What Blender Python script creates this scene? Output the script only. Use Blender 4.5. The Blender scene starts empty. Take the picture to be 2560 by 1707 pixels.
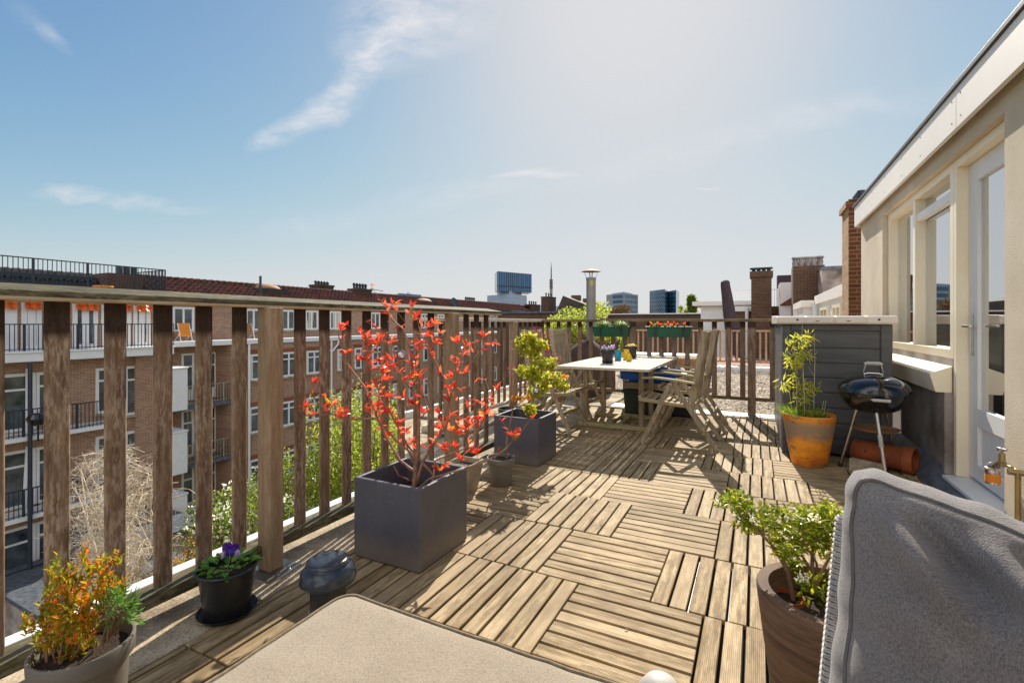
import bpy, math, random
from mathutils import Vector, Matrix, noise
R = math.radians
rnd = random.Random(7)
sc = bpy.context.scene
COL = sc.collection

# ------------------------------------------------ camera, sky, sun, exposure
CAMH = 1.15
YAW = R(26.8)
cam_d = bpy.data.cameras.new("camera")
cam_d.sensor_width = 36
cam_d.lens = 17.0
cam_d.shift_y = -0.0178
cam_d.clip_start = 0.05
cam_d.clip_end = 6000
cam = bpy.data.objects.new("camera", cam_d)
COL.objects.link(cam)
cam.location = (0, 0, CAMH)
cam.rotation_euler = (R(90), 0, YAW)
sc.camera = cam

SUN_AZ, SUN_EL = R(-12.5), R(37)          # azimuth from +Y towards +X
S = Vector((math.sin(SUN_AZ) * math.cos(SUN_EL), math.cos(SUN_AZ) * math.cos(SUN_EL), math.sin(SUN_EL)))
sun_d = bpy.data.lights.new("sun", 'SUN')
sun_d.energy = 4.5
sun_d.angle = R(0.5)
sun_d.color = (1.0, 0.93, 0.82)
sun = bpy.data.objects.new("sun", sun_d)
COL.objects.link(sun)
sun.rotation_euler = (-S).to_track_quat('-Z', 'Y').to_euler()

w = bpy.data.worlds.new("World")
sc.world = w
w.use_nodes = True
nt = w.node_tree
N = nt.nodes
for n_ in list(N): N.remove(n_)
def wn(t, **k):
    n = N.new(t)
    for a, b in k.items(): setattr(n, a, b)
    return n
L = nt.links.new
sky = wn('ShaderNodeTexSky', sky_type='NISHITA', sun_disc=False, sun_elevation=SUN_EL, sun_rotation=SUN_AZ,
         air_density=1.0, dust_density=.55, ozone_density=1.3, altitude=0)
geo = wn('ShaderNodeTexCoord')
def wmath(op, a, b=None, clamp=False):
    n = wn('ShaderNodeMath', operation=op, use_clamp=clamp)
    for i, x in enumerate((a, b)):
        if x is None: continue
        if isinstance(x, (int, float)): n.inputs[i].default_value = x
        else: L(x, n.inputs[i])
    return n.outputs[0]
def wdot(vec):
    n = wn('ShaderNodeVectorMath', operation='DOT_PRODUCT')
    L(geo.outputs['Generated'], n.inputs[0]); n.inputs[1].default_value = vec
    return n.outputs['Value']
# thin cirrus: position in the sky by compass bearing (about one reference bearing) and height
dr = wdot((math.cos(YAW), math.sin(YAW), 0)); df = wdot((-math.sin(YAW), math.cos(YAW), 0)); dz = wdot((0, 0, 1))
dfc = wmath('MAXIMUM', df, 0.05)
cmb = wn('ShaderNodeCombineXYZ')
L(wmath('DIVIDE', dr, dfc), cmb.inputs[0]); L(wmath('DIVIDE', dz, dfc), cmb.inputs[1])
nz0 = wn('ShaderNodeTexNoise'); nz0.inputs['Scale'].default_value = 5; nz0.inputs['Detail'].default_value = 3
L(cmb.outputs[0], nz0.inputs['Vector'])
wsub = wn('ShaderNodeVectorMath', operation='MULTIPLY_ADD'); L(nz0.outputs['Color'], wsub.inputs[0]); wsub.inputs[1].default_value = (.14, .08, 0); wsub.inputs[2].default_value = (-.07, -.04, 0)
wadd = wn('ShaderNodeVectorMath', operation='ADD'); L(cmb.outputs[0], wadd.inputs[0]); L(wsub.outputs[0], wadd.inputs[1])
def wisp(az, el, a, b, ang, wt, src):
    mp = wn('ShaderNodeMapping', vector_type='TEXTURE')
    L(src, mp.inputs['Vector'])
    mp.inputs['Location'].default_value = (az, el, 0); mp.inputs['Rotation'].default_value = (0, 0, R(ang)); mp.inputs['Scale'].default_value = (a, b, 1)
    g = wn('ShaderNodeTexGradient', gradient_type='SPHERICAL'); L(mp.outputs[0], g.inputs[0])
    p = wmath('POWER', g.outputs['Fac'], 0.8)
    return wmath('MULTIPLY', p, wt)
wisps = [(-.20, .64, .21, .12, 25, 1.0), (-.31, .52, .16, .05, 48, .85), (-.42, .425, .12, .04, 32, .85), (-.50, .38, .05, .03, 35, .4),
         (-.80, .255, .23, .02, -4, .62), (-.90, .267, .07, .02, -14, .8), (-.95, .60, .06, .02, -42, .36), (-1.0, .64, .08, .03, -30, .15),
         (.42, .37, .42, .045, 14, .36), (-.14, .26, .26, .04, 14, .30), (-.43, .20, .14, .03, 8, .25), (.75, .45, .3, .04, 12, .2)]
tot = None
for k in wisps:
    o = wisp(*k, wadd.outputs[0]); tot = o if tot is None else wmath('ADD', tot, o)
fine = None
for k in [(.02, .311, .08, .007, 8, .8), (.075, .307, .07, .009, -1, .8), (.405, .277, .035, .0022, -2, .9)]:
    o = wisp(*k, cmb.outputs[0]); fine = o if fine is None else wmath('ADD', fine, o)
mp2 = wn('ShaderNodeMapping'); L(wadd.outputs[0], mp2.inputs['Vector']); mp2.inputs['Rotation'].default_value = (0, 0, R(-35)); mp2.inputs['Scale'].default_value = (5, 12, 1)
nz = wn('ShaderNodeTexNoise'); nz.inputs['Scale'].default_value = 1.6; nz.inputs['Detail'].default_value = 9; nz.inputs['Roughness'].default_value = .62
L(mp2.outputs[0], nz.inputs['Vector'])
mr = wn('ShaderNodeMapRange'); L(nz.outputs['Fac'], mr.inputs['Value']); mr.inputs['From Min'].default_value = .33; mr.inputs['From Max'].default_value = .75
cl = wmath('MULTIPLY', tot, mr.outputs[0])
cl = wmath('ADD', wmath('MULTIPLY', cl, 1.15), wmath('MULTIPLY', fine, .6), True)
cl = wmath('MULTIPLY', cl, wmath('GREATER_THAN', df, 0.06))
# soft shoulder on the very bright sky round the sun, then the clouds over it
EXPO = 0.72
DU = 1 / (0.15 * 2 ** EXPO)
hs = wn('ShaderNodeHueSaturation'); hs.inputs['Saturation'].default_value = 1.16; L(sky.outputs[0], hs.inputs['Color'])
def wv(op, a, b):
    n = wn('ShaderNodeVectorMath', operation=op)
    for i, q in enumerate((a, b)):
        if isinstance(q, tuple): n.inputs[i].default_value = q
        else: L(q, n.inputs[i])
    return n.outputs[0]
def wgam(c, g):
    n = wn('ShaderNodeGamma'); L(c, n.inputs['Color']); n.inputs['Gamma'].default_value = g; return n.outputs[0]
SK = .150; SM = (.745, .755, .77)
c0 = wv('MULTIPLY', hs.outputs[0], (SK * .93, SK * .97, SK * 1.02))
t4 = wgam(wv('DIVIDE', c0, SM), 3.2)
c1s = wv('DIVIDE', c0, wgam(wv('ADD', t4, (1, 1, 1)), 1 / 3.2))
skyc = wv('MULTIPLY', c1s, (DU, DU, DU))
# unseen bright broken cloud added behind the camera, as fill for backlit sides
nb_ = wn('ShaderNodeTexNoise'); nb_.inputs['Scale'].default_value = 2.2; nb_.inputs['Detail'].default_value = 6; L(geo.outputs['Generated'], nb_.inputs['Vector'])
mb1 = wn('ShaderNodeMapRange', interpolation_type='SMOOTHSTEP'); L(nb_.outputs['Fac'], mb1.inputs['Value']); mb1.inputs['From Min'].default_value = .36; mb1.inputs['From Max'].default_value = .56
mb2 = wn('ShaderNodeMapRange', interpolation_type='SMOOTHSTEP'); L(df, mb2.inputs['Value']); mb2.inputs['From Min'].default_value = -.05; mb2.inputs['From Max'].default_value = -.5
back_fill = wmath('MULTIPLY', wmath('MULTIPLY', mb1.outputs[0], mb2.outputs[0]), wmath('GREATER_THAN', dz, 0.0))
mxb = wn('ShaderNodeMix', data_type='RGBA'); mxb.inputs['B'].default_value = (1.55 * DU, 1.55 * DU, 1.6 * DU, 1); L(back_fill, mxb.inputs['Factor']); L(skyc, mxb.inputs['A'])
mx = wn('ShaderNodeMix', data_type='RGBA'); mx.inputs['B'].default_value = (.86 * DU, .84 * DU, .85 * DU, 1)
L(cl, mx.inputs['Factor']); L(mxb.outputs['Result'], mx.inputs['A'])
bg = wn('ShaderNodeBackground'); bg.inputs['Strength'].default_value = 0.15
L(mx.outputs['Result'], bg.inputs['Color'])
wo = wn('ShaderNodeOutputWorld'); L(bg.outputs[0], wo.inputs[0])

sc.view_settings.view_transform = 'Standard'
sc.view_settings.look = 'None'
sc.view_settings.gamma = 1
sc.view_settings.exposure = EXPO
sc.cycles.max_bounces = 8
sc.cycles.transparent_max_bounces = 8

# ------------------------------------------------ helpers
F = 1209.0                       # focal length in photo pixels (2560 wide)
cs, sn = math.cos(YAW), math.sin(YAW)
def at(px, py, z):               # a point of the place, from where it appears and how far off it stands
    lat = (px - 1280) / F * z
    return Vector((lat * cs - z * sn, lat * sn + z * cs, CAMH - (py - 808) / F * z))
def onX(px, X):                  # on the plane x=X: distance and y
    r = (px - 1280) / F; z = X / (r * cs - sn)
    return z, z * (r * sn + cs)
def hh(py, z): return CAMH - (py - 808) / F * z

WL = {}
class MB:
    def __init__(s): s.v = []; s.f = []; s.m = []; s.mi = 0
    def add(s, vs, fs):
        o = len(s.v); s.v += [tuple(x) for x in vs]
        for f in fs: s.f.append(tuple(i + o for i in f)); s.m.append(s.mi)
        return s
    def box(s, x0, x1, y0, y1, z0, z1, taper=0):
        t = taper
        return s.add([(x0, y0, z0), (x1, y0, z0), (x1, y1, z0), (x0, y1, z0), (x0 + t, y0 + t, z1), (x1 - t, y0 + t, z1), (x1 - t, y1 - t, z1), (x0 + t, y1 - t, z1)],
                     [(0, 3, 2, 1), (4, 5, 6, 7), (0, 1, 5, 4), (1, 2, 6, 5), (2, 3, 7, 6), (3, 0, 4, 7)])
    def beam(s, p0, p1, w, t, side=(0, 1, 0)):
        p0 = Vector(p0); p1 = Vector(p1); d = (p1 - p0).normalized(); sd = Vector(side); sd = (sd - d * sd.dot(d)).normalized(); u = d.cross(sd)
        a = sd * w / 2; b = u * t / 2
        vs = [p0 - a - b, p0 + a - b, p0 + a + b, p0 - a + b, p1 - a - b, p1 + a - b, p1 + a + b, p1 - a + b]
        return s.add(vs, [(0, 3, 2, 1), (4, 5, 6, 7), (0, 1, 5, 4), (1, 2, 6, 5), (2, 3, 7, 6), (3, 0, 4, 7)])
    def tube(s, pts, r, n=6, cap=True):
        pts = [Vector(p) for p in pts]; k = len(pts)
        rs = r if isinstance(r, (list, tuple)) else [r] * k
        vs = []; prev = None
        for i, p in enumerate(pts):
            d = (pts[min(i + 1, k - 1)] - pts[max(i - 1, 0)])
            d = d.normalized() if d.length > 1e-9 else Vector((0, 0, 1))
            if prev is None:
                a = Vector((0, 0, 1)) if abs(d.z) < .9 else Vector((1, 0, 0)); a = a.cross(d).normalized()
            else:
                a = prev - d * prev.dot(d); a = a.normalized() if a.length > 1e-6 else d.orthogonal().normalized()
            prev = a; b = d.cross(a)
            for j in range(n):
                th = 2 * math.pi * j / n; vs.append(p + (a * math.cos(th) + b * math.sin(th)) * rs[i])
        fs = []
        for i in range(k - 1):
            for j in range(n):
                fs.append((i * n + j, i * n + (j + 1) % n, (i + 1) * n + (j + 1) % n, (i + 1) * n + j))
        if cap: fs += [tuple(range(n))[::-1], tuple((k - 1) * n + j for j in range(n))]
        return s.add(vs, fs)
    def lathe(s, cx, cy, prof, n=32, axis=None, cap0=False, cap1=False):
        vs = []
        for (r, z) in prof:
            for j in range(n):
                th = 2 * math.pi * j / n; vs.append(Vector((r * math.cos(th), r * math.sin(th), z)))
        if axis is not None: vs = [axis @ q for q in vs]
        vs = [(q[0] + cx, q[1] + cy, q[2]) for q in vs]
        k = len(prof); fs = []
        for i in range(k - 1):
            for j in range(n): fs.append((i * n + j, i * n + (j + 1) % n, (i + 1) * n + (j + 1) % n, (i + 1) * n + j))
        if cap0: fs.append(tuple(range(n))[::-1])
        if cap1: fs.append(tuple((k - 1) * n + j for j in range(n)))
        return s.add(vs, fs)
    def prism(s, poly, axis, a0, a1):     # poly in the two other axes
        def mk(p, a):
            return {'x': (a, p[0], p[1]), 'y': (p[0], a, p[1]), 'z': (p[0], p[1], a)}[axis]
        n = len(poly); vs = [mk(p, a0) for p in poly] + [mk(p, a1) for p in poly]
        fs = [tuple(range(n))[::-1], tuple(range(n, 2 * n))] + [(i, (i + 1) % n, n + (i + 1) % n, n + i) for i in range(n)]
        return s.add(vs, fs)
    def leaf(s, p, d, nrm, Ln, W, fold=.25, simple=False):
        d = d.normalized(); sd = d.cross(nrm); sd = sd.normalized() if sd.length > 1e-5 else d.orthogonal().normalized(); nn = sd.cross(d)
        if simple:
            vs = [p, p + d * Ln * .5 + sd * W * .5, p + d * Ln, p + d * Ln * .5 - sd * W * .5]
            return s.add(vs, [(0, 1, 2, 3)])
        up = nn * W * fold; dr_ = nn * (-Ln * .12)
        vs = [p, p + d * Ln * .3 + sd * W * .42 + up, p + d * Ln * .3, p + d * Ln * .3 - sd * W * .42 + up,
              p + d * Ln * .65 + sd * W * .46 + up + dr_ * .5, p + d * Ln * .65 + dr_ * .5, p + d * Ln * .65 - sd * W * .46 + up + dr_ * .5, p + d * Ln + dr_ * 1.6]
        return s.add(vs, [(0, 1, 2), (0, 2, 3), (1, 4, 5, 2), (2, 5, 6, 3), (4, 7, 5), (5, 7, 6)])
    def build(s, name, mat, parent=None, smooth=False, bevel=0, world=True, ang=35, seg=2, label=None, kind=None):
        me = bpy.data.meshes.new(name)
        off = WL.get(parent.name, Vector()) if (parent is not None and world) else Vector()
        me.from_pydata([(x - off.x, y - off.y, z - off.z) for x, y, z in s.v], [], s.f)
        for m in (mat if isinstance(mat, list) else [mat]): me.materials.append(m)
        if isinstance(mat, list): me.polygons.foreach_set('material_index', s.m)
        me.update()
        if smooth:
            me.polygons.foreach_set('use_smooth', [True] * len(me.polygons))
            me.set_sharp_from_angle(angle=R(ang))
        o = bpy.data.objects.new(name, me); COL.objects.link(o)
        if parent is not None: o.parent = parent; WL[o.name] = off
        if bevel:
            b = o.modifiers.new("bevel", 'BEVEL'); b.width = bevel; b.segments = seg; b.limit_method = 'ANGLE'; b.angle_limit = R(40)
        if label: o['label'] = label
        if kind: o['kind'] = kind
        return o
def thing(name, label, cat, loc=(0, 0, 0), rotz=0, group=None):
    o = bpy.data.objects.new(name, None); COL.objects.link(o); o.location = loc; o.rotation_euler = (0, 0, rotz)
    o.empty_display_size = .1; o['label'] = label; o['category'] = cat; WL[o.name] = Vector(loc)
    if group: o['group'] = group
    return o
def tag(o, label, cat, group=None):
    o['label'] = label; o['category'] = cat
    if group: o['group'] = group
    return o
def dup(root, loc=None, rotz=None, label=None, scale=None):
    def cp(o, par):
        c = o.copy(); COL.objects.link(c)
        if par is not None: c.parent = par
        for ch in list(o.children): cp(ch, c)
        return c
    c = cp(root, None)
    if loc is not None: c.location = loc; WL[c.name] = Vector(loc)
    if rotz is not None: c.rotation_euler = (0, 0, rotz)
    if scale is not None: c.scale = scale
    if label: c['label'] = label
    return c

# ------------------------------------------------ materials
def srgb(r, g, b):
    f = lambda c: (c / 255 / 12.92) if c / 255 <= .04045 else ((c / 255 + .055) / 1.055) ** 2.4
    return (f(r), f(g), f(b), 1)
class Mt:
    def __init__(s, name):
        s.m = bpy.data.materials.new(name); s.m.use_nodes = True; s.t = s.m.node_tree; s.b = s.t.nodes['Principled BSDF']; s.o = s.t.nodes['Material Output']
        s.tc = s.t.nodes.new('ShaderNodeTexCoord')
    def n(s, ty, **k):
        x = s.t.nodes.new(ty)
        for a, b in k.items(): setattr(x, a, b)
        return x
    def l(s, a, b): s.t.links.new(a, b)
    def noise(s, scale, stretch=(1, 1, 1), detail=5, rough=.6, src=None, rot=(0, 0, 0)):
        mp = s.n('ShaderNodeMapping'); mp.inputs['Scale'].default_value = stretch; mp.inputs['Rotation'].default_value = rot
        s.l(src or s.tc.outputs['Object'], mp.inputs['Vector'])
        x = s.n('ShaderNodeTexNoise'); x.inputs['Scale'].default_value = scale; x.inputs['Detail'].default_value = detail; x.inputs['Roughness'].default_value = rough
        s.l(mp.outputs[0], x.inputs['Vector']); return x.outputs['Fac']
    def ramp(s, fac, a, b, lo=.3, hi=.7):
        r = s.n('ShaderNodeMapRange'); s.l(fac, r.inputs['Value']); r.inputs['From Min'].default_value = lo; r.inputs['From Max'].default_value = hi
        return s.mix(r.outputs[0], a, b)
    def mr(s, fac, lo, hi, a=0, b=1):
        r = s.n('ShaderNodeMapRange'); s.l(fac, r.inputs['Value']); r.inputs['From Min'].default_value = lo; r.inputs['From Max'].default_value = hi
        r.inputs['To Min'].default_value = a; r.inputs['To Max'].default_value = b
        return r.outputs[0]
    def mix(s, fac, a, b, blend='MIX'):
        x = s.n('ShaderNodeMix', data_type='RGBA', blend_type=blend)
        for k, q in (('Factor', fac), ('A', a), ('B', b)):
            i = x.inputs[k]
            if isinstance(q, (tuple, list)): i.default_value = q if len(q) == 4 else (*q, 1)
            elif isinstance(q, (int, float)): i.default_value = q
            else: s.l(q, i)
        return x.outputs['Result']
    def math(s, op, a, b=None, clamp=False):
        x = s.n('ShaderNodeMath', operation=op, use_clamp=clamp)
        for i, q in enumerate((a, b)):
            if q is None: continue
            if isinstance(q, (int, float)): x.inputs[i].default_value = q
            else: s.l(q, x.inputs[i])
        return x.outputs[0]
    def island(s):
        return s.n('ShaderNodeNewGeometry').outputs['Random Per Island']
    def sep(s):
        x = s.n('ShaderNodeSeparateXYZ'); s.l(s.tc.outputs['Object'], x.inputs[0]); return x.outputs
    def color(s, c):
        if isinstance(c, (tuple, list)): s.b.inputs['Base Color'].default_value = c if len(c) == 4 else (*c, 1)
        else: s.l(c, s.b.inputs['Base Color'])
    def bump(s, h, st=.3, dist=.01):
        x = s.n('ShaderNodeBump'); x.inputs['Strength'].default_value = st; x.inputs['Distance'].default_value = dist
        s.l(h, x.inputs['Height']); s.l(x.outputs[0], s.b.inputs['Normal'])
    def set(s, rough=.6, metal=0, spec=.5, **k):
        s.b.inputs['Roughness'].default_value = rough; s.b.inputs['Metallic'].default_value = metal; s.b.inputs['Specular IOR Level'].default_value = spec
        for a, b in k.items(): s.b.inputs[a.replace('_', ' ')].default_value = b
def plain(name, c1, c2=None, scale=8, rough=.6, metal=0, bump=.15, bd=.005, stretch=(1, 1, 1), spec=.5, isl=0, bs=None, **k):
    m = Mt(name); c2 = c2 or tuple(x * .8 for x in c1[:3])
    f = m.noise(scale, stretch)
    col = m.ramp(f, c1, c2)
    if isl: col = m.mix(m.math('MULTIPLY', m.island(), isl), col, tuple(x * .45 for x in c1[:3]))
    m.color(col); m.set(rough, metal, spec, **k)
    if bump: m.bump(m.noise(bs or scale * 5, stretch), bump, bd)
    return m.m
def deckmat(name, along):
    m = Mt(name); st = (1, 14, 14) if along == 'x' else (14, 1, 14)
    g = m.noise(3.5, st, 6, .65); f = m.noise(26, (.25, 1, 1) if along == 'x' else (1, .25, 1), 5, .75)
    a = m.ramp(g, srgb(224, 200, 156), srgb(158, 130, 88), .40, .62)
    a = m.mix(m.mr(f, .45, .62, 0, .65), a, srgb(104, 86, 56))
    isl = m.island()
    a = m.mix(m.math('MULTIPLY', isl, .55), a, srgb(128, 104, 70))
    isl2 = m.math('FRACT', m.math('MULTIPLY', isl, 7.13))
    a = m.mix(m.math('MULTIPLY', m.math('GREATER_THAN', isl2, .8), .35), a, srgb(216, 190, 150))
    a = m.mix(m.mr(m.noise(1.3, (1, 1, 1), 4), .45, .7, 0, .5), a, srgb(104, 90, 58))
    sp = m.sep(); c = sp[1] if along == 'x' else sp[0]
    rib = m.math('SINE', m.math('MULTIPLY', c, 2 * math.pi / .0062))
    rb = m.mr(rib, -1, 1, 0, 1)
    a = m.mix(m.math('MULTIPLY', m.math('SUBTRACT', 1, rb), .33), a, srgb(88, 66, 40))
    m.color(a); m.set(.72, spec=.35)
    m.bump(m.math('ADD', rb, m.math('MULTIPLY', g, .8)), .35, .004)
    return m.m
def woodmat(name, c1, c2, c3, axis='z', patch=.5, rough=.8, dark_top=None):
    m = Mt(name); st = {'x': (1, 9, 9), 'y': (9, 1, 9), 'z': (9, 9, 1)}[axis]; st2 = tuple(1 if q == 1 else 3.2 for q in st)
    # 3-D grain
    g = m.noise(4, st, 6, .65); f = m.noise(15, tuple(1 if q == 1 else 4.2 for q in st), 5, .75); f2 = m.noise(2.0, st2, 3)
    a = m.ramp(g, c1, c2, .35, .65)
    pt = m.math('MULTIPLY', m.mr(f, .47, .58), m.mr(f2, .38, .62, .15, 1))
    a = m.mix(m.math('MULTIPLY', pt, patch), a, c3)
    a = m.mix(m.math('MULTIPLY', m.n('ShaderNodeObjectInfo').outputs['Random'], .3), a, tuple(q * .5 for q in c2[:3]))
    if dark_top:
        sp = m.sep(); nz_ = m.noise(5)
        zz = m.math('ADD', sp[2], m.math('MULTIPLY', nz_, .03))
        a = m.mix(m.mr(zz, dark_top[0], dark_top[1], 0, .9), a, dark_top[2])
    m.color(a); m.set(rough, spec=.3); m.bump(g, .5, .004)
    return m.m
def brickmat(name, c1, c2, mortar, plane='yz', sc_=1.0, bw=.22, bh=.065, rough=.9):
    m = Mt(name); sp = m.sep(); cb = m.n('ShaderNodeCombineXYZ')
    ax = {'yz': (1, 2), 'xz': (0, 2), 'xy': (0, 1)}[plane]
    m.l(sp[ax[0]], cb.inputs[0]); m.l(sp[ax[1]], cb.inputs[1])
    b = m.n('ShaderNodeTexBrick'); m.l(cb.outputs[0], b.inputs['Vector']); b.inputs['Scale'].default_value = 1 / sc_
    b.inputs['Brick Width'].default_value = bw; b.inputs['Row Height'].default_value = bh; b.inputs['Mortar Size'].default_value = .009
    b.inputs['Color1'].default_value = c1; b.inputs['Color2'].default_value = c2; b.inputs['Mortar'].default_value = mortar; b.inputs['Mortar Smooth'].default_value = .3
    a = m.mix(m.mr(m.noise(.6, (1, 1, 1), 4), .4, .7, 0, .45), b.outputs['Color'], tuple(x * .55 for x in c1[:3]))
    a = m.mix(m.mr(m.noise(14), .45, .7, 0, .3), a, c2)
    m.color(a); m.set(rough, spec=.2); m.bump(b.outputs['Fac'], -.3, .01)
    return m.m
def leafmat(name, cols, trans=.55, rough=.45, spec=.5):
    m = Mt(name); isl = m.island()
    cr = m.n('ShaderNodeValToRGB'); m.l(isl, cr.inputs[0]); e = cr.color_ramp.elements
    while len(e) < len(cols): e.new(.5)
    for i, c in enumerate(cols): e[i].position = i / max(1, len(cols) - 1); e[i].color = c
    m.color(cr.outputs[0]); m.set(rough, spec=spec)
    tr = m.n('ShaderNodeBsdfTranslucent')
    hs_ = m.n('ShaderNodeHueSaturation'); hs_.inputs['Value'].default_value = 1.9; hs_.inputs['Saturation'].default_value = 1.0; m.l(cr.outputs[0], hs_.inputs['Color']); m.l(hs_.outputs[0], tr.inputs['Color'])
    ms = m.n('ShaderNodeMixShader'); ms.inputs[0].default_value = trans; m.l(m.b.outputs[0], ms.inputs[1]); m.l(tr.outputs[0], ms.inputs[2]); m.l(ms.outputs[0], m.o.inputs[0])
    return m.m
def glassmat(name, tint=(.75, .8, .82), refl=1.9, bias=0.0):
    m = Mt(name)
    gl = m.n('ShaderNodeBsdfGlossy'); gl.inputs['Roughness'].default_value = .015; gl.inputs['Color'].default_value = (.95, .97, 1, 1)
    tr = m.n('ShaderNodeBsdfTransparent'); tr.inputs['Color'].default_value = (*tint, 1)
    fr = m.n('ShaderNodeFresnel'); fr.inputs['IOR'].default_value = refl
    fac = m.math('ADD', fr.outputs[0], bias, True)
    ms = m.n('ShaderNodeMixShader'); m.l(fac, ms.inputs[0]); m.l(tr.outputs[0], ms.inputs[1]); m.l(gl.outputs[0], ms.inputs[2]); m.l(ms.outputs[0], m.o.inputs[0])
    return m.m
M = {}
M['deck_x'] = deckmat('deck board x', 'x'); M['deck_y'] = deckmat('deck board y', 'y')
def concmat():
    m = Mt('concrete slab'); f = m.noise(4, (1, 1, 1), 6, .65); g = m.noise(90, (1, 1, 1), 3, .7)
    a = m.ramp(f, srgb(206, 188, 158), srgb(138, 122, 100), .38, .66); a = m.mix(m.mr(g, .5, .7, 0, .7), a, srgb(84, 70, 54)); a = m.mix(m.mr(g, .42, .3, 0, .5), a, srgb(232, 220, 196))
    a = m.mix(m.mr(m.noise(1.7), .52, .7, 0, .6), a, srgb(92, 80, 62)); m.color(a); m.set(.92, spec=.2); m.bump(g, .6, .004); return m.m
M['conc'] = concmat()
M['conc_dark'] = plain('dark underlay', srgb(58, 50, 42), srgb(36, 30, 26), 5, .95)
wd = (srgb(156, 128, 102), srgb(106, 82, 62), srgb(212, 194, 170))
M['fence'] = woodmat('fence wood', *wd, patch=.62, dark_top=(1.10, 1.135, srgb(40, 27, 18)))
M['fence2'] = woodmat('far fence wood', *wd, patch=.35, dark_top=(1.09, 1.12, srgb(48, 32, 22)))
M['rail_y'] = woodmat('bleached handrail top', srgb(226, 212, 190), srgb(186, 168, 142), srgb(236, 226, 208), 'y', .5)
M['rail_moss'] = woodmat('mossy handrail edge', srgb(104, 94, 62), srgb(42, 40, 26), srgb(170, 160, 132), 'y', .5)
M['rail_x'] = woodmat('handrail wood x', srgb(150, 124, 88), srgb(86, 70, 46), srgb(206, 186, 158), 'x', .3)
M['post'] = woodmat('post wood', srgb(186, 162, 132), srgb(152, 126, 96), srgb(112, 84, 50), patch=.4)
M['teak'] = woodmat('weathered teak', srgb(200, 184, 156), srgb(140, 120, 94), srgb(116, 106, 66), 'z', .6)
M['teak_x'] = woodmat('weathered teak x', srgb(206, 192, 150), srgb(150, 132, 88), srgb(112, 104, 56), 'x', .4)
M['tabletop'] = woodmat('bleached table top', srgb(232, 222, 206), srgb(206, 192, 170), srgb(170, 158, 134), 'y', .3)
M['pale_wood'] = woodmat('pale fence wood', srgb(200, 168, 138), srgb(160, 126, 98), srgb(212, 186, 160), 'z', .3)
M['metal'] = plain('galvanised plate', srgb(200, 200, 198), srgb(150, 150, 148), 12, .35, .9, .1)
M['white'] = plain('white paint', (.84, .83, .81, 1), (.76, .75, .72, 1), 4, .45, bump=.05)
M['cream'] = plain('cream paint', srgb(250, 238, 212), srgb(242, 226, 194), 3, .4, bump=.04)
M['fascia'] = plain('fascia board', srgb(244, 238, 230), srgb(236, 228, 218), 1.5, .55, bump=.05)
M['stucco'] = plain('stucco', srgb(218, 204, 182), srgb(194, 178, 152), 1.6, .95, bump=.8, bd=.004, bs=110)
M['stucco_low'] = plain('stained plinth render', srgb(190, 178, 172), srgb(104, 92, 80), 2.2, .9, bump=.4, bd=.003)
M['lead'] = plain('lead flashing', srgb(118, 124, 132), srgb(70, 76, 84), 7, .5, .3, bump=.5, bd=.01)
M['bitumen'] = plain('roof felt', srgb(70, 68, 66), srgb(46, 44, 42), 5, .9)
M['black_trim'] = plain('black roof trim', srgb(60, 60, 60), srgb(40, 40, 42), 5, .5)
def plantermat():
    m = Mt('anthracite fibre planter'); sp = m.sep(); a = m.ramp(m.noise(2.5), srgb(92, 91, 99), srgb(74, 73, 83))
    st_ = m.noise(7, (6, 6, .5), 4, .7); a = m.mix(m.mr(st_, .58, .8, 0, .14), a, srgb(150, 146, 144))
    low = m.math('SUBTRACT', .09, m.math('SUBTRACT', sp[2], m.math('MULTIPLY', m.noise(18, (1, 1, 1), 5, .7), .12)))
    a = m.mix(m.mr(low, .0, .09, 0, .35), a, srgb(140, 124, 98)); a = m.mix(m.mr(m.noise(60), .64, .72, 0, .4), a, srgb(160, 150, 136))
    m.color(a); m.set(.6); m.bump(m.noise(25), .12, .004); return m.m
M['planter'] = plantermat()
M['soil'] = plain('potting soil', srgb(70, 52, 38), srgb(36, 26, 18), 30, .98, bump=1, bd=.01)
M['black_plastic'] = plain('black plastic', srgb(44, 46, 50), srgb(30, 32, 34), 6, .35, bump=.05)
M['vent'] = plain('vent plastic', srgb(58, 66, 76), srgb(44, 50, 58), 4, .2, bump=0)
M['pvc'] = plain('grey pipe', srgb(150, 146, 136), srgb(110, 106, 98), 6, .5)
M['greypot'] = plain('taupe plastic', srgb(124, 117, 106), srgb(94, 87, 77), 3, .55, bump=.1)
M['palepot'] = plain('pale clay', srgb(190, 176, 152), srgb(140, 124, 98), 6, .8, bump=.3)
def terra():
    m = Mt('orange glazed pot'); f = m.noise(4.5, (1, 1, 1.6), 5, .6)
    a = m.ramp(f, srgb(240, 156, 36), srgb(206, 106, 30), .4, .62)
    a = m.mix(m.mr(m.noise(6, (1, 1, 2.2), 4, .6), .55, .63, 0, .8), a, srgb(128, 112, 86))
    a = m.mix(m.mr(m.noise(9, (1, 1, 3), 5, .7), .6, .68, 0, .8), a, srgb(96, 56, 28))
    sp = m.sep(); a = m.mix(m.math('MULTIPLY', m.mr(m.math('ADD', sp[2], m.math('MULTIPLY', f, .25)), .30, .40, 0, .85), m.mr(m.math('ADD', sp[2], m.math('MULTIPLY', f, .06)), .36, .41, 1, 0)), a, srgb(138, 128, 108))
    m.color(a); m.set(.6); m.bump(f, .2, .005); return m.m
M['terra'] = terra()
M['clay'] = plain('clay pipe', srgb(176, 90, 42), srgb(120, 58, 28), 6, .75, bump=.3)
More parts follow.
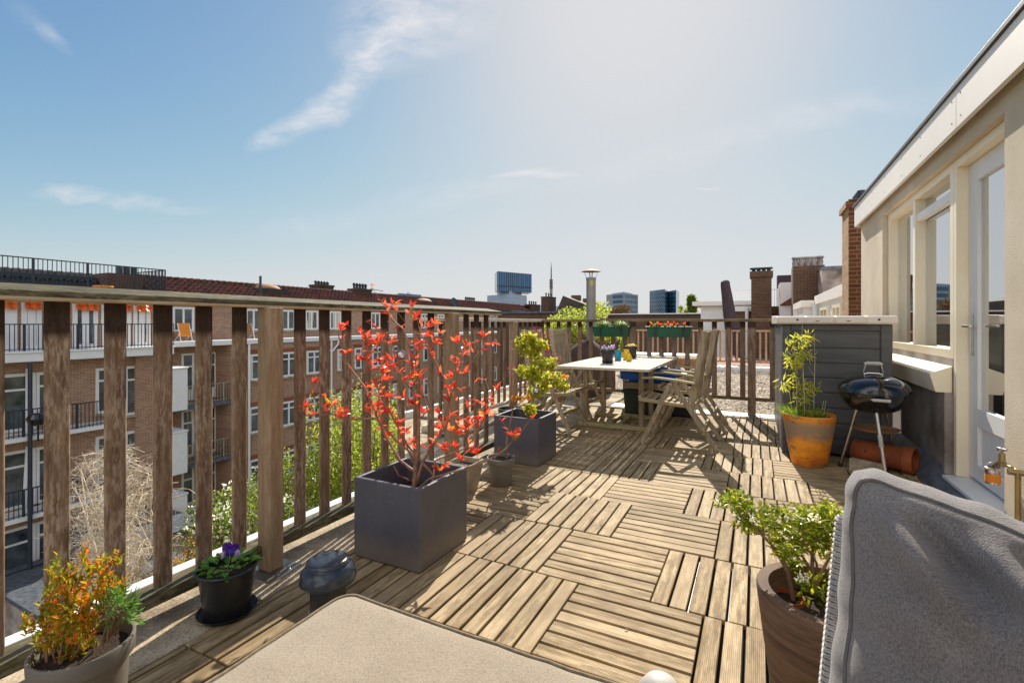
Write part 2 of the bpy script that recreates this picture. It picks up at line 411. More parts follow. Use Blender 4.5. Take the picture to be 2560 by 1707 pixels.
def brownpot():
    m = Mt('brown brushed clay'); f = m.noise(7, (.6, .6, 9), 5, .7)
    m.color(m.ramp(f, srgb(130, 100, 78), srgb(78, 58, 44), .35, .65)); m.set(.8); m.bump(f, .6, .006); return m.m
M['brownpot'] = brownpot()
M['shed'] = plain('anthracite resin', srgb(92, 92, 92), srgb(70, 70, 72), 3, .5, stretch=(1, 1, 6), bump=.25, bd=.003)
M['shed_lid'] = plain('pale resin lid', srgb(232, 222, 208), srgb(214, 202, 186), 3, .45, bump=.05)
M['enamel'] = plain('black enamel', srgb(22, 24, 26), srgb(16, 18, 20), 4, .06, bump=0, Coat_Weight=.6)
M['alu'] = plain('aluminium', srgb(210, 208, 204), srgb(180, 178, 174), 8, .25, 1, .03)
M['greyh'] = plain('grey handle', srgb(196, 190, 180), srgb(176, 170, 160), 8, .5)
M['green_box'] = plain('green plastic', srgb(28, 92, 66), srgb(20, 72, 50), 6, .4, bump=.05)
M['blue'] = plain('blue plastic', srgb(40, 116, 230), srgb(26, 84, 190), 6, .25)
M['dkgreen'] = plain('dark green crate', srgb(34, 56, 46), srgb(24, 40, 34), 6, .5)
M['canvas'] = plain('dark folded canvas', srgb(80, 66, 72), srgb(52, 42, 48), 6, .9, stretch=(6, 6, 1), bump=.5, bd=.02)
M['iron'] = plain('dark painted iron', srgb(48, 56, 66), srgb(34, 40, 48), 6, .45)
M['flue'] = plain('flue metal', srgb(150, 146, 140), srgb(128, 124, 118), 4, .45, .5)
M['rust'] = plain('rusty cap', srgb(176, 128, 84), srgb(120, 86, 56), 8, .7)
M['brass'] = plain('dull brass', srgb(200, 180, 140), srgb(150, 132, 96), 9, .3, .9)
M['orange'] = plain('orange cloth', srgb(240, 150, 40), srgb(220, 130, 30), 6, .7)
M['yellow_sticker'] = plain('yellowed sticker', srgb(196, 184, 96), srgb(170, 158, 80), 6, .7)
M['red_flower'] = leafmat('red petals', [srgb(230, 60, 30), srgb(240, 120, 50), srgb(220, 40, 40)])
M['violet'] = leafmat('violet petals', [srgb(60, 20, 130), srgb(90, 30, 170), srgb(50, 20, 110)], .3)
M['lilac'] = leafmat('lilac petals', [srgb(150, 110, 190), srgb(220, 190, 220), srgb(120, 80, 170)], .4)
M['white_petal'] = leafmat('white petals', [srgb(250, 245, 225), srgb(255, 250, 235)], .3)
M['red_leaf'] = leafmat('red leaves', [srgb(222, 78, 44), srgb(158, 36, 34), srgb(232, 108, 66), srgb(200, 54, 38), srgb(238, 128, 84), srgb(176, 40, 40), srgb(226, 90, 52)], .45, .3)
M['yel_leaf'] = leafmat('yellowing leaves', [srgb(220, 150, 30), srgb(150, 140, 30), srgb(220, 110, 40)], .5)
M['maple'] = leafmat('spring maple leaves', [srgb(144, 156, 44), srgb(184, 178, 62), srgb(104, 126, 34), srgb(196, 170, 66)], .55)
M['maroon'] = leafmat('maroon leaves', [srgb(120, 30, 60), srgb(150, 60, 80), srgb(90, 24, 46), srgb(190, 120, 120)], .4)
M['box_leaf'] = leafmat('orange tipped leaves', [srgb(100, 116, 26), srgb(160, 156, 34), srgb(190, 150, 34), srgb(120, 130, 28), srgb(228, 110, 34), srgb(88, 108, 26), srgb(150, 146, 30)], .45)
M['rosemary'] = leafmat('fresh green leaves', [srgb(80, 124, 50), srgb(110, 150, 60), srgb(60, 100, 44)], .4)
M['pieris'] = leafmat('glossy shrub leaves', [srgb(150, 160, 40), srgb(184, 180, 56), srgb(110, 128, 30), srgb(90, 110, 34)], .5, .35)
M['bamboo'] = leafmat('bamboo leaves', [srgb(180, 180, 50), srgb(210, 200, 80), srgb(130, 150, 40)], .5)
M['grass'] = leafmat('grass blades', [srgb(120, 150, 40), srgb(80, 120, 30), srgb(160, 170, 60)], .4)
M['tree_y'] = leafmat('sunlit yellow green foliage', [srgb(128, 142, 40), srgb(162, 168, 60), srgb(90, 110, 30), srgb(180, 180, 90)], .55)
M['tree_g'] = leafmat('mid green foliage', [srgb(100, 124, 50), srgb(130, 140, 50), srgb(70, 90, 34)], .5)
M['pansy_leaf'] = leafmat('pansy leaves', [srgb(90, 140, 50), srgb(120, 160, 60), srgb(70, 120, 44)], .4)
M['bark'] = plain('bark', srgb(150, 122, 92), srgb(96, 74, 54), 20, .9, stretch=(1, 1, .3), bump=.5)
M['stem'] = plain('young stems', srgb(172, 136, 104), srgb(110, 70, 50), 20, .7)
M['twig'] = plain('bare twigs', srgb(226, 212, 186), srgb(176, 156, 128), 9, .8, bump=0)
M['glassball'] = glassmat('clear glass ball', (.97, .98, 1), 1.6, .3)
M['pane'] = glassmat('window glass', (.34, .35, .35), 2.6, .38)
def panefar():
    m = Mt('far window glass'); r_ = m.n('ShaderNodeObjectInfo').outputs['Random']; sp = m.sep()
    f = m.noise(1.3); dark = m.ramp(f, srgb(104, 114, 118), srgb(30, 36, 42))
    fold = m.math('SINE', m.math('MULTIPLY', sp[1], 38)); cur = m.mix(m.mr(fold, -1, 1), srgb(176, 168, 152), srgb(214, 208, 194))
    part = m.mr(m.noise(2.2, (0, 1, .05)), .47, .5)
    a = m.mix(m.math('MULTIPLY', m.math('GREATER_THAN', r_, .68), part), dark, cur)
    m.color(a); m.set(.06, spec=.9); return m.m
M['pane_far'] = panefar()
M['interior'] = plain('room wall', srgb(120, 110, 92), srgb(90, 80, 66), 2, .9)
M['tile'] = plain('clay roof tile', srgb(120, 70, 46), srgb(62, 42, 32), 3.2, .26, isl=.0, bump=.2)
M['tile_or'] = plain('orange tile reflection', srgb(236, 120, 50), srgb(196, 84, 34), 3.2, .5, bump=.2)  # for the strips that imitate a tiled roof mirrored in glass
BR = (srgb(182, 138, 112), srgb(140, 106, 88), srgb(196, 178, 152))
M['brick_yz'] = brickmat('brown brick', *BR, 'yz'); M['brick_xz'] = brickmat('brown brick gable', *BR, 'xz')
M['brick_red'] = brickmat('red brown brick', srgb(150, 78, 54), srgb(116, 60, 44), srgb(166, 134, 110), 'yz')
M['soot'] = plain('sooty brick', srgb(92, 72, 58), srgb(62, 48, 40), 3, .9)
BD = (srgb(110, 80, 62), srgb(78, 58, 46), srgb(122, 108, 92))
M['bdark_xz'] = brickmat('dark brick front', *BD, 'xz'); M['bdark_yz'] = brickmat('dark brick side', *BD, 'yz')
M['chim_lit'] = brickmat('sun-painted chimney brick', srgb(190, 156, 122), srgb(160, 124, 90), srgb(170, 140, 106), 'yz')  # lit side of the stack, sunlight put into the brick colour
M['chim_shade'] = brickmat('chimney brick', srgb(120, 74, 50), srgb(92, 56, 38), srgb(140, 112, 88), 'xz')  # shaded side of the same stack, shade put into the brick colour

# ================================================ the terrace floor
T = .515
deck = MB()
def clipx(a, b, lo, hi): return max(a, lo), min(b, hi)
XL, XR, YB, YF = -1.83, 1.12, -.55, 6.62
for row in range(-5, 10):
    y0 = 2.045 + row * T; y1 = y0 + T
    if y1 < YB or y0 > YF: continue
    off = -.91 if row % 2 == 0 else -.70
    if row in (6,): off = -.86
    for c in range(-4, 6):
        x0 = off + c * T; horiz = (c % 2 == 0) and not (x0 + T < -1.1 and y0 < 1.9)
        jx, jy, jz = rnd.uniform(-.002, .002), rnd.uniform(-.002, .002), rnd.uniform(-.002, .003)
        tx, ty = rnd.uniform(-.003, .003), rnd.uniform(-.003, .003)
        for k in range(7):
            g = .0058; p = T / 7
            if horiz: a = (x0 + .003, x0 + T - .003, y0 + k * p + g, y0 + (k + 1) * p - g)
            else: a = (x0 + k * p + g, x0 + (k + 1) * p - g, y0 + .003, y0 + T - .003)
            bx0, bx1 = clipx(a[0], a[1], XL, XR); by0, by1 = clipx(a[2], a[3], YB, YF)
            if bx1 - bx0 < .012 or by1 - by0 < .012: continue
            deck.mi = 0 if horiz else 1
            z1 = jz + rnd.uniform(-.0012, .0012)
            s0 = len(deck.v); deck.box(bx0 + jx, bx1 + jx, by0 + jy, by1 + jy, z1 - .02, z1)
            for q in range(s0, len(deck.v)):
                vx, vy, vz = deck.v[q]; deck.v[q] = (vx, vy, vz + (vx - x0 - T / 2) * tx + (vy - y0 - T / 2) * ty)
o = deck.build('deck_floor', [M['deck_x'], M['deck_y']], bevel=.0022, seg=1, kind='structure')
# plastic grid under the boards
b = MB()
for i in range(60):
    x = XL + .03 + i * .05
    if x < XR: b.box(x, x + .008, YB, YF, -.032, -.0215)
b.build('deck_grid', M['black_plastic'], kind='structure')
b = MB(); b.box(-2.26, 1.3, -.8, 6.95, -.3, -.034)
b.build('terrace_base', M['conc_dark'], kind='structure')
b = MB(); b.prism([(-2.262, 3.0), (-2.262, 6.95), (-2.262, 9), (-3.86, 9), (-3.86, 4.7), (-2.75, 3.35)], 'z', -.3, -.037); b.build('roof_deck', M['conc'], kind='structure')
# concrete slabs along the railing and on the wider part
b = MB(); y = -.6
for Ln in (1.0, .92, .9, .95, .9, .95, .9, .92, .95):
    b.box(-2.245, -1.84, y + .004, y + Ln - .004, -.03, rnd.uniform(-.003, .003)); y += Ln
for i in range(6):
    for j in range(7):
        x0 = -3.78 + i * .52; y0 = 3.0 + j * .62
        if x0 + .5 > -2.25: continue
        if y0 < 3.2 + (-2.5 - x0) * 1.15: continue
        b.box(x0 + .004, x0 + .516, y0 + .004, y0 + .616, -.03, rnd.uniform(-.003, .002))
o = b.build('paving_slabs', M['conc'], bevel=.004, seg=1, kind='structure')
b = MB(); b.box(-2.335, -2.27, -.8, 3.2, -.12, .058)
b.box(-3.92, -3.85, 4.7, 9.2, -.12, .05)
tag(b.build('edge_trim', M['white'], bevel=.003), 'white metal edge strip running along the outside of the terrace below the balusters', 'edge trim')
# gravel roof beyond the far railing
b = MB(); b.box(-3.8, 1.6, 6.99, 15.2, -.4, -.05); b.build('gravel_bed', M['conc'], kind='structure')
g = MB()
def pebble(mb, x, y, z, s):
    a = rnd.uniform(0, 6.28); ex = s * rnd.uniform(.8, 1.5); ey = s * rnd.uniform(.6, 1.0); ez = s * rnd.uniform(.4, .7)
    ca, sa = math.cos(a), math.sin(a); vs = []
    for (u, v, w_) in ((1, 0, 0), (.5, .87, .2), (-.5, .87, 0), (-1, 0, .1), (-.5, -.87, 0), (.5, -.87, .1), (0.2, 0, 1), (-.3, .1, .85)):
        vs.append((x + (u * ca * ex - v * sa * ey), y + (u * sa * ex + v * ca * ey), z + w_ * ez))
    mb.add(vs, [(0, 1, 6), (1, 2, 7, 6), (2, 3, 7), (3, 4, 7), (4, 5, 6, 7), (5, 0, 6)])
for i in range(15000):
    y = 7.0 + (rnd.random() ** 1.5) * 6.2; x = rnd.uniform(-2.6 if y > 8 else -2.0, 1.2)
    pebble(g, x, y, -.05 + rnd.uniform(0, .012), rnd.uniform(.014, .032))
peb = Mt('river pebbles'); cr = peb.n('ShaderNodeValToRGB'); peb.l(peb.island(), cr.inputs[0])
e = cr.color_ramp.elements; e[0].color = srgb(140, 130, 114); e[1].color = srgb(232, 222, 204); e.new(.3).color = srgb(196, 182, 158); e.new(.90).color = srgb(216, 200, 176); e.new(.93).color = srgb(204, 140, 100); e.new(.96).color = srgb(226, 214, 194)
peb.color(cr.outputs[0]); peb.set(.8)
g.build('gravel', peb.m, smooth=False, kind='stuff')['label'] = 'loose river pebbles covering the flat roof beyond the far railing'
b = MB(); b.box(-1.3, 1.3, 13.2, 13.7, -.1, .06); b.box(-1.9, .3, 6.72, 6.98, -.05, -.012)
b.build('roof_kerb', M['white'], bevel=.01, kind='structure')

# ================================================ timber railings
def baluster(x, y, z0, z1, wdt, thk, along):
    b = MB(); c = .012
    if along == 'y': hx, hy = thk / 2, wdt / 2
    else: hx, hy = wdt / 2, thk / 2
    # rounded-edge section
    r = min(hx, hy) * .97; pts = []
    for (sx, sy, a0) in ((1, 1, 0), (-1, 1, 90), (-1, -1, 180), (1, -1, 270)):
        for k in range(4):
            th = R(a0 + k * 30); pts.append((x + sx * (hx - r) + r * math.cos(th), y + sy * (hy - r) + r * math.sin(th)))
    b.prism(pts, 'z', z0, z1)
    return b
ra = thing('timber_railing', 'long weathered brown timber railing on the left with flaking balusters and bleached handrail', 'railing', (-2.08, 1.5, 0))
b = MB(); prof = [(-2.185, 1.222), (-2.025, 1.222), (-2.015, 1.232), (-2.02, 1.254), (-2.17, 1.282), (-2.19, 1.262)]
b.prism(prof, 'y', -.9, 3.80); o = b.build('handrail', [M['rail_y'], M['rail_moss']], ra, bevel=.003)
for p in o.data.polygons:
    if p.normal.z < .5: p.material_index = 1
b = MB(); b.box(-2.135, -2.035, -.9, 3.8, .075, .12); b.build('bottom_rail', M['rail_moss'], ra, bevel=.004)
ys = [.7615 + .1598 * k for k in range(-9, 20)]
for y in ys:
    if any(abs(y - p) < .09 for p in (-.01, 1.545, 3.03)): continue
    if y > 3.77: continue
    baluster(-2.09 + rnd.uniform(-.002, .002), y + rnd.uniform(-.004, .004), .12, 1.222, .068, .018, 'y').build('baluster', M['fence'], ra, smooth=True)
def post(par, x0, x1, y0, y1, top, mat, groove='y'):
    p = MB(); p.box(x0, x1, y0, y1, .008, top); o = p.build('post', mat, par, bevel=.006)
    q = MB(); q.box(x0 - .035, x1 + .075, y0 - .05, y1 + .05, .0, .008); q.build('base_plate', M['metal'], o)
    for (bx, by) in ((x1 + .045, y0 + .01), (x1 + .045, y1 - .01), (x0 + .03, y0 - .03)):
        q = MB(); q.lathe(bx, by, [(.011, .008), (.011, .012), (.008, .014), (.008, .02), (0.0, .022)], 8); q.build('bolt', M['metal'], o, smooth=True)
for yc in (-.03, 1.51, 3.02): post(ra, -2.07, -1.985, yc - .038, yc + .038, 1.224, M['post'])

rb = thing('timber_railing', 'brown timber railing behind the table, carrying the green window boxes', 'railing', (-2.94, 6.75, 0))
b = MB(); b.box(-3.02, -2.88, 3.9, 6.84, 1.168, 1.21); b.build('handrail', M['rail_y'], rb, bevel=.006)
b = MB(); b.box(-2.88, .24, 6.69, 6.83, 1.168, 1.205); b.build('handrail', M['rail_x'], rb, bevel=.006)
b = MB(); b.box(-2.985, -2.905, 3.9, 6.84, .09, .13); b.build('bottom_rail', M['rail_y'], rb, bevel=.004)
b = MB(); b.box(-2.905, .24, 6.74, 6.79, .18, .225); b.build('bottom_rail', M['rail_x'], rb, bevel=.004)
for k in range(18):
    y = 4.02 + .16 * k
    if abs(y - 5.78) < .08 or abs(y - 4.28) < .05: continue
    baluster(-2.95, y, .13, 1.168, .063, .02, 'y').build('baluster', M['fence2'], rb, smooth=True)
for k in range(19):
    x = -2.8 + .1655 * k
    if abs(x + .05) < .09 or abs(x + 1.52) < .09: continue
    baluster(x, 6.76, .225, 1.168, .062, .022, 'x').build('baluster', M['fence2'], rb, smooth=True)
for (x, y) in ((-2.9, 5.78), (-2.9, 4.26)): post(rb, x - .045, x + .045, y - .045, y + .045, 1.168, M['post'])
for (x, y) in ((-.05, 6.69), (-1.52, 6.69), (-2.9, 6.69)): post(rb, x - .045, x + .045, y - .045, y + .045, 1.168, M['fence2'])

rc = thing('pale_fence', 'pale pinkish timber fence of thin slats on the far side of the gravel roof', 'fence', (-1.3, 14, 0))
b = MB(); b.box(-3.2, 1.2, 13.93, 14.07, .93, .97); b.build('top_rail', M['pale_wood'], rc)
b = MB(); b.box(-3.2, 1.2, 13.96, 14.04, .12, .17); b.build('bottom_rail', M['pale_wood'], rc)
for k in range(33):
    baluster(-3.15 + k * .135, 14, .17, .93, .05, .03, 'x').build('slat', M['pale_wood'], rc)

# ================================================ the house on the right
ho = thing('house', 'cream rendered roof extension with white fascia and tall window, right side of the terrace', 'house', (1.2, 4, 0))
b = MB(); b.box(1.2, 1.5, -2, 3.54, -.03, 2.62); b.box(1.2, 1.5, 6.38, 7.55, -.03, 2.62); b.box(1.2, 1.5, 3.54, 6.38, 2.292, 2.62)
b.build('wall', M['stucco'], ho)
b = MB(); b.box(1.2, 1.5, 4.475, 6.38, -.03, .655); b.box(1.245, 1.5, 4.475, 6.38, .655, .897); b.build('plinth_wall', M['stucco_low'], ho)
b = MB(); b.box(1.5, 7, 7.25, 7.55, -.03, 2.6); b.box(5, 5.2, -2, 7.25, -.03, 2.6); b.box(1.5, 5, -2, 7.25, -.03, .03); b.box(1.5, 5, -2.1, -1.9, -.03, 2.6)
b.build('inner_wall', M['interior'], ho)
b = MB(); b.box(1.16, 7, -2, 7.56, 2.60, 2.645); b.build('roof', M['bitumen'], ho)
b = MB()
for (a0, a1) in ((-2, 1.6), (1.606, 4.0), (4.006, 7.56)): b.box(1.13, 1.158, a0, a1, 2.385, 2.635)
b.box(1.158, 1.6, 7.561, 7.59, 2.385, 2.635)
fa = b.build('fascia', M['fascia'], ho, bevel=.002)
b = MB(); b.box(1.115, 1.17, -2, 7.6, 2.637, 2.668); b.box(1.17, 7, 7.56, 7.6, 2.637, 2.668); b.build('roof_trim', M['black_trim'], ho, bevel=.003)
for yy in (2.6, 3.1, 3.93, 4.08, 4.75, 5.3, 5.9, 6.5, 7.2):
    for zz in (2.44, 2.58):
        b = MB(); b.lathe(0, 0, [(.006, 0), (.005, .003), (0, .004)], 8); b.v = [(1.13 - vz, yy + vy, zz + vx) for vx, vy, vz in b.v]; b.build('screw', M['metal'], fa)
# window set
wf = MB()
X0, X1 = 1.245, 1.31
wf.box(X0, X1 + .03, 6.30, 6.36, .897, 2.29); wf.box(X0, X1 + .03, 4.53, 6.30, 2.23, 2.29); wf.box(X0, X1 + .03, 4.53, 6.30, .897, .962)
wf.box(X0, X1 + .03, 5.386, 5.456, .962, 2.23); wf.box(X0, X1 + .03, 4.462, 4.53, .897, 2.29)
wfr = wf.build('window_frame', M['cream'], ho, bevel=.003)
b = MB(); b.box(X0 + .01, X1, 4.535, 5.384, 2.04, 2.105); b.build('window_vent', M['white'], wfr, bevel=.006)
b = MB(); b.box(X1 + .008, X1 + .014, 5.456, 6.30, .962, 2.23); b.box(X1 + .008, X1 + .014, 4.53, 5.386, .962, 2.23); b.build('pane', M['pane'], wfr)
b = MB()
b.prism([(4.46, 0)], 'x', 0, 0) if False else None
shelf = [(1.115, .79), (1.243, .845), (1.243, .655), (1.15, .655)]
b.prism(shelf, 'y', 4.475, 6.36); b.build('window_sill', M['cream'], ho, bevel=.004)
# door and its frame
b = MB(); b.box(X0, X1 + .03, 4.406, 4.458, .085, 2.29); b.box(X0, X1 + .03, 3.60, 4.406, 2.235, 2.29); b.box(X0, X1 + .03, 3.541, 3.60, .085, 2.29)
b.build('door_frame', M['cream'], ho, bevel=.003)
b = MB(); b.prism([(1.18, .05), (1.18, .075), (1.5, .1), (1.5, -.02), (1.245, -.02), (1.245, .05)], 'y', 3.545, 4.455); b.build('threshold', M['white'], ho, bevel=.003)
b = MB(); XD = X1
b.box(XD, XD + .05, 4.255, 4.404, .105, 2.232); b.box(XD, XD + .05, 3.602, 3.70, .105, 2.232); b.box(XD, XD + .05, 3.70, 4.255, 2.1, 2.232)
b.box(XD, XD + .05, 3.70, 4.255, .464, .583); b.box(XD, XD + .05, 3.70, 4.255, .105, .21); b.box(XD + .02, XD + .04, 3.70, 4.255, .21, .464)
do = b.build('door', M['white'], ho, bevel=.003)
b = MB(); b.box(XD + .02, XD + .026, 3.70, 4.255, .583, 2.1); b.build('pane', M['pane'], do)
b = MB(); b.box(XD - .008, XD, 4.315, 4.345, .93, 1.22); b.beam((XD - .005, 4.33, 1.13), (XD - .05, 4.33, 1.13), .018, .018); b.beam((XD - .047, 4.34, 1.13), (XD - .047, 4.21, 1.13), .016, .022, (0, 0, 1))
b.build('handle', M['alu'], do, bevel=.004)
# curtains inside, lead flashing at the foot
def curtain(y0, y1):
    c = MB(); n = 40; vs = []
    for i in range(n + 1):
        y = y0 + (y1 - y0) * i / n; x = 1.48 + .02 * math.sin(i * 1.7) + .01 * math.sin(i * .6)
        vs += [(x, y, .1), (x, y, 2.25)]
    c.add(vs, [(2 * i, 2 * i + 2, 2 * i + 3, 2 * i + 1) for i in range(n)])
    c.build('curtain', M['cream'], ho, smooth=True)
curtain(5.95, 6.3); curtain(4.55, 4.75); curtain(4.12, 4.4)
b = MB(); n = 30; vs = []
for i in range(n + 1):
    y = 3.3 + (6.4 - 3.3) * i / n; wv = .012 * noise.noise(Vector((y * 4, 0, 0)))
    vs += [(1.085 + wv, y, .004), (1.13 + wv, y, .05 + wv), (1.197 + (0 if y > 4.47 else .04), y, .13 if y > 4.47 else .04)]
fs = []
for i in range(n):
    for k in range(2): fs.append((3 * i + k, 3 * i + 3 + k, 3 * i + 4 + k, 3 * i + 1 + k))
b.add(vs, fs); b.build('flashing', M['lead'], ho, smooth=True, ang=60)

# tap on the wall with a small jar hanging from it
tp = thing('garden_tap', 'dull brass garden tap on a standpipe against the rendered wall beside the door', 'tap', (1.17, 3.29, 0))
b = MB(); b.tube([(1.165, 3.29, .05), (1.165, 3.29, .41)], .012, 10); b.tube([(1.2, 3.29, .405), (1.13, 3.30, .405)], .016, 10); b.build('pipe', M['brass'], tp, smooth=True)
b = MB(); b.tube([(1.165, 3.29, .41), (1.155, 3.36, .418), (1.15, 3.42, .425)], .009, 8); b.tube([(1.15, 3.42, .40), (1.15, 3.42, .47)], [.016, .013], 10); b.tube([(1.15, 3.42, .425), (1.145, 3.47, .40), (1.14, 3.5, .375)], [.011, .010, .009], 8)
b.tube([(1.15, 3.42, .47), (1.15, 3.42, .49)], .006, 8); b.build('spout', M['brass'], tp, smooth=True)
b = MB(); b.tube([(1.13, 3.41, .49), (1.17, 3.43, .49)], .007, 8); b.tube([(1.16, 3.40, .49), (1.14, 3.44, .49)], .007, 8); b.build('tap_handle', M['alu'], tp, smooth=True)
jr = thing('glass_jar', 'small jar with an orange band hanging below the brass tap', 'jar', (1.14, 3.5, .25))
b = MB(); b.lathe(1.14, 3.5, [(0, .283), (.03, .285), (.032, .29), (.032, .355), (.028, .367)], 20); b.build('body', M['glassball'], jr, smooth=True)
b = MB(); b.lathe(1.14, 3.5, [(.0326, .295), (.033, .298), (.033, .335), (.0326, .338)], 20); b.build('band', M['orange'], jr, smooth=True)
b = MB(); b.lathe(1.14, 3.5, [(.033, .362), (.034, .372), (.03, .375)], 20); b.tube([(1.107, 3.5, .365), (1.12, 3.5, .395), (1.14, 3.5, .405), (1.16, 3.5, .395), (1.173, 3.5, .365)], .0015, 5); b.build('rim', M['alu'], jr, smooth=True)

# ================================================ storage box
sb = thing('storage_box', 'tall anthracite plastic storage box with pale ribbed lid against the house wall', 'storage box', (.6, 5.7, 0))
b = MB(); x0, x1, y0, y1 = .207, 1.0, 4.95, 6.6
b.box(x0 + .012, x1 - .012, y0 + .014, y1, .03, 1.14); b.build('body', M['shed'], sb)
b = MB()
for k in range(9):
    z = .035 + k * .129
    if z + .121 > 1.15: continue
    b.box(x0 + .075, x1 - .085, y0 + .004, y0 + .02, z, z + .121)
b.build('panel', M['shed'], sb, bevel=.006)
b = MB(); b.box(x0, x0 + .07, y0 - .004, y0 + .05, 0, 1.14); b.box(x1 - .08, x1, y0 - .004, y0 + .05, 0, 1.14); b.box(x0 + .07, x1 - .08, y0 - .002, y0 + .03, 1.085, 1.14); b.build('corner_post', M['shed'], sb, bevel=.008)
b = MB()
for k in range(12):
    b.box(x0 - .008, x0 + .012, y0 + .06 + k * .125, y0 + .15 + k * .125, .02, 1.10)
b.box(x0 - .012, x0 + .014, y0, y0 + .05, .02, 1.12); b.box(x0 - .012, x0 + .014, y1 - .06, y1, .02, 1.12)
b.build('door', plain('weathered grey plank door', srgb(150, 146, 144), srgb(100, 98, 98), 4, .4, stretch=(6, 6, 1), bump=.4), sb, bevel=.004)
b = MB(); lx0, lx1, ly0 = x0 - .045, x1 + .03, y0 - .05
n = 4; wd_ = (lx1 - lx0) / n
for k in range(n):
    a = lx0 + k * wd_; b.prism([(ly0 + .012, 1.142), (ly0, 1.155), (ly0 + .004, 1.20), (ly0 + .03, 1.214), (y1 + .03, 1.235), (y1 + .03, 1.142)], 'x', a + .004, a + wd_ - .004)
b.box(lx0 + .006, lx1 - .006, ly0 + .01, y1 + .02, 1.143, 1.205)
ld = b.build('lid', M['shed_lid'], sb, bevel=.007)
b = MB()
for k, x in enumerate((lx0 + .16, lx1 - .13)):
    b.tube([(x, ly0 - .002, 1.18), (x, ly0 + .01, 1.18)], .009, 12)
for x in (lx0 + .31, lx0 + .53): b.box(x - .012, x + .012, ly0 - .0015, ly0 + .01, 1.166, 1.172)
b.build('lid_fixing', M['black_plastic'], ld)

# ================================================ planters and pots
def cube_planter(name, x0, y0, s, h, label):
    p = thing(name, label, 'planter', (x0 + s / 2, y0 + s / 2, 0))
    b = MB(); t = .022; i0, i1, j0, j1 = x0 + t, x0 + s - t, y0 + t, y0 + s - t; x1, y1 = x0 + s, y0 + s
    vs = [(x0, y0, .006), (x1, y0, .006), (x1, y1, .006), (x0, y1, .006), (x0, y0, h), (x1, y0, h), (x1, y1, h), (x0, y1, h), (i0, j0, h), (i1, j0, h), (i1, j1, h), (i0, j1, h), (i0, j0, h - .2), (i1, j0, h - .2), (i1, j1, h - .2), (i0, j1, h - .2)]
    fs = [(0, 3, 2, 1), (0, 1, 5, 4), (1, 2, 6, 5), (2, 3, 7, 6), (3, 0, 4, 7), (4, 5, 9, 8), (5, 6, 10, 9), (6, 7, 11, 10), (7, 4, 8, 11), (8, 9, 13, 12), (9, 10, 14, 13), (10, 11, 15, 14), (11, 8, 12, 15)]
    b.add(vs, fs); b.build('box', M['planter'], p, bevel=.006)
    b = MB(); n = 10; vs = [(i0 + (i1 - i0) * a / n, j0 + (j1 - j0) * c / n, h - .13 + .02 * noise.noise(Vector((a * .7, c * .7, x0 * 9)))) for c in range(n + 1) for a in range(n + 1)]
    b.add(vs, [(c * (n + 1) + a, c * (n + 1) + a + 1, (c + 1) * (n + 1) + a + 1, (c + 1) * (n + 1) + a) for c in range(n) for a in range(n)]); b.build('soil', M['soil'], p, smooth=True)
    return p
cube_planter('cube_planter', -1.775, 1.78, .405, .392, 'anthracite cube planter holding the red-leaved shrub, nearest the camera')
cube_planter('cube_planter', -1.95, 3.525, .40, .385, 'anthracite cube planter holding the yellow-green maple beside the dining chairs')

def round_pot(name, label, x, y, rt, rb, h, mat, band=.0, wall=.008, soil=.03, sx=1, sy=1, lip=0, z=0, cat='flower pot'):
    p = thing(name, label, cat, (x, y, z))
    pr = [(rb * .98, z), (rb, z + .004)]
    if band: pr += [(rt - .008 - band * .15, z + h - band), (rt - .002, z + h - band + .002), (rt, z + h - .004), (rt - .003, z + h)]
    else: pr += [((rb * .35 + rt * .65), z + h * .6), (rt - lip, z + h - .02), (rt, z + h - .014), (rt, z + h - .004), (rt - .003, z + h)]
    pr += [(rt - wall, z + h), (rt - wall - .002, z + h - .01), (rt - wall - .01, z + h - soil - .02)]
    b = MB(); b.lathe(0, 0, pr, 40, cap0=True)
    b.v = [(vx * sx + x, vy * sy + y, vz) for vx, vy, vz in b.v]
    b.build('pot', mat, p, smooth=True, ang=50)
    b = MB(); rr = rt - wall - .004
    for i, q in enumerate((rr, rr * .6, rr * .25, .001)): pass
    b.lathe(0, 0, [(rr, z + h - soil), (rr * .7, z + h - soil + .006), (rr * .35, z + h - soil + .002), (.002, z + h - soil + .008)], 24)
    b.v = [(vx * sx + x, vy * sy + y, vz + .006 * noise.noise(Vector((vx * 30, vy * 30, 0)))) for vx, vy, vz in b.v]
    b.build('soil', M['soil'], p, smooth=True)
    return p
def saucer(par, x, y, r, z=0, mat=None, sx=1, sy=1):
    b = MB(); b.lathe(0, 0, [(r * .85, z + .001), (r, z + .022), (r + .003, z + .022), (r * .98, z + .016), (r * .84, z + .006), (.001, z + .006)], 32)
    b.v = [(vx * sx + x, vy * sy + y, vz) for vx, vy, vz in b.v]; b.build('saucer', mat or M['black_plastic'], par, smooth=True, ang=50)

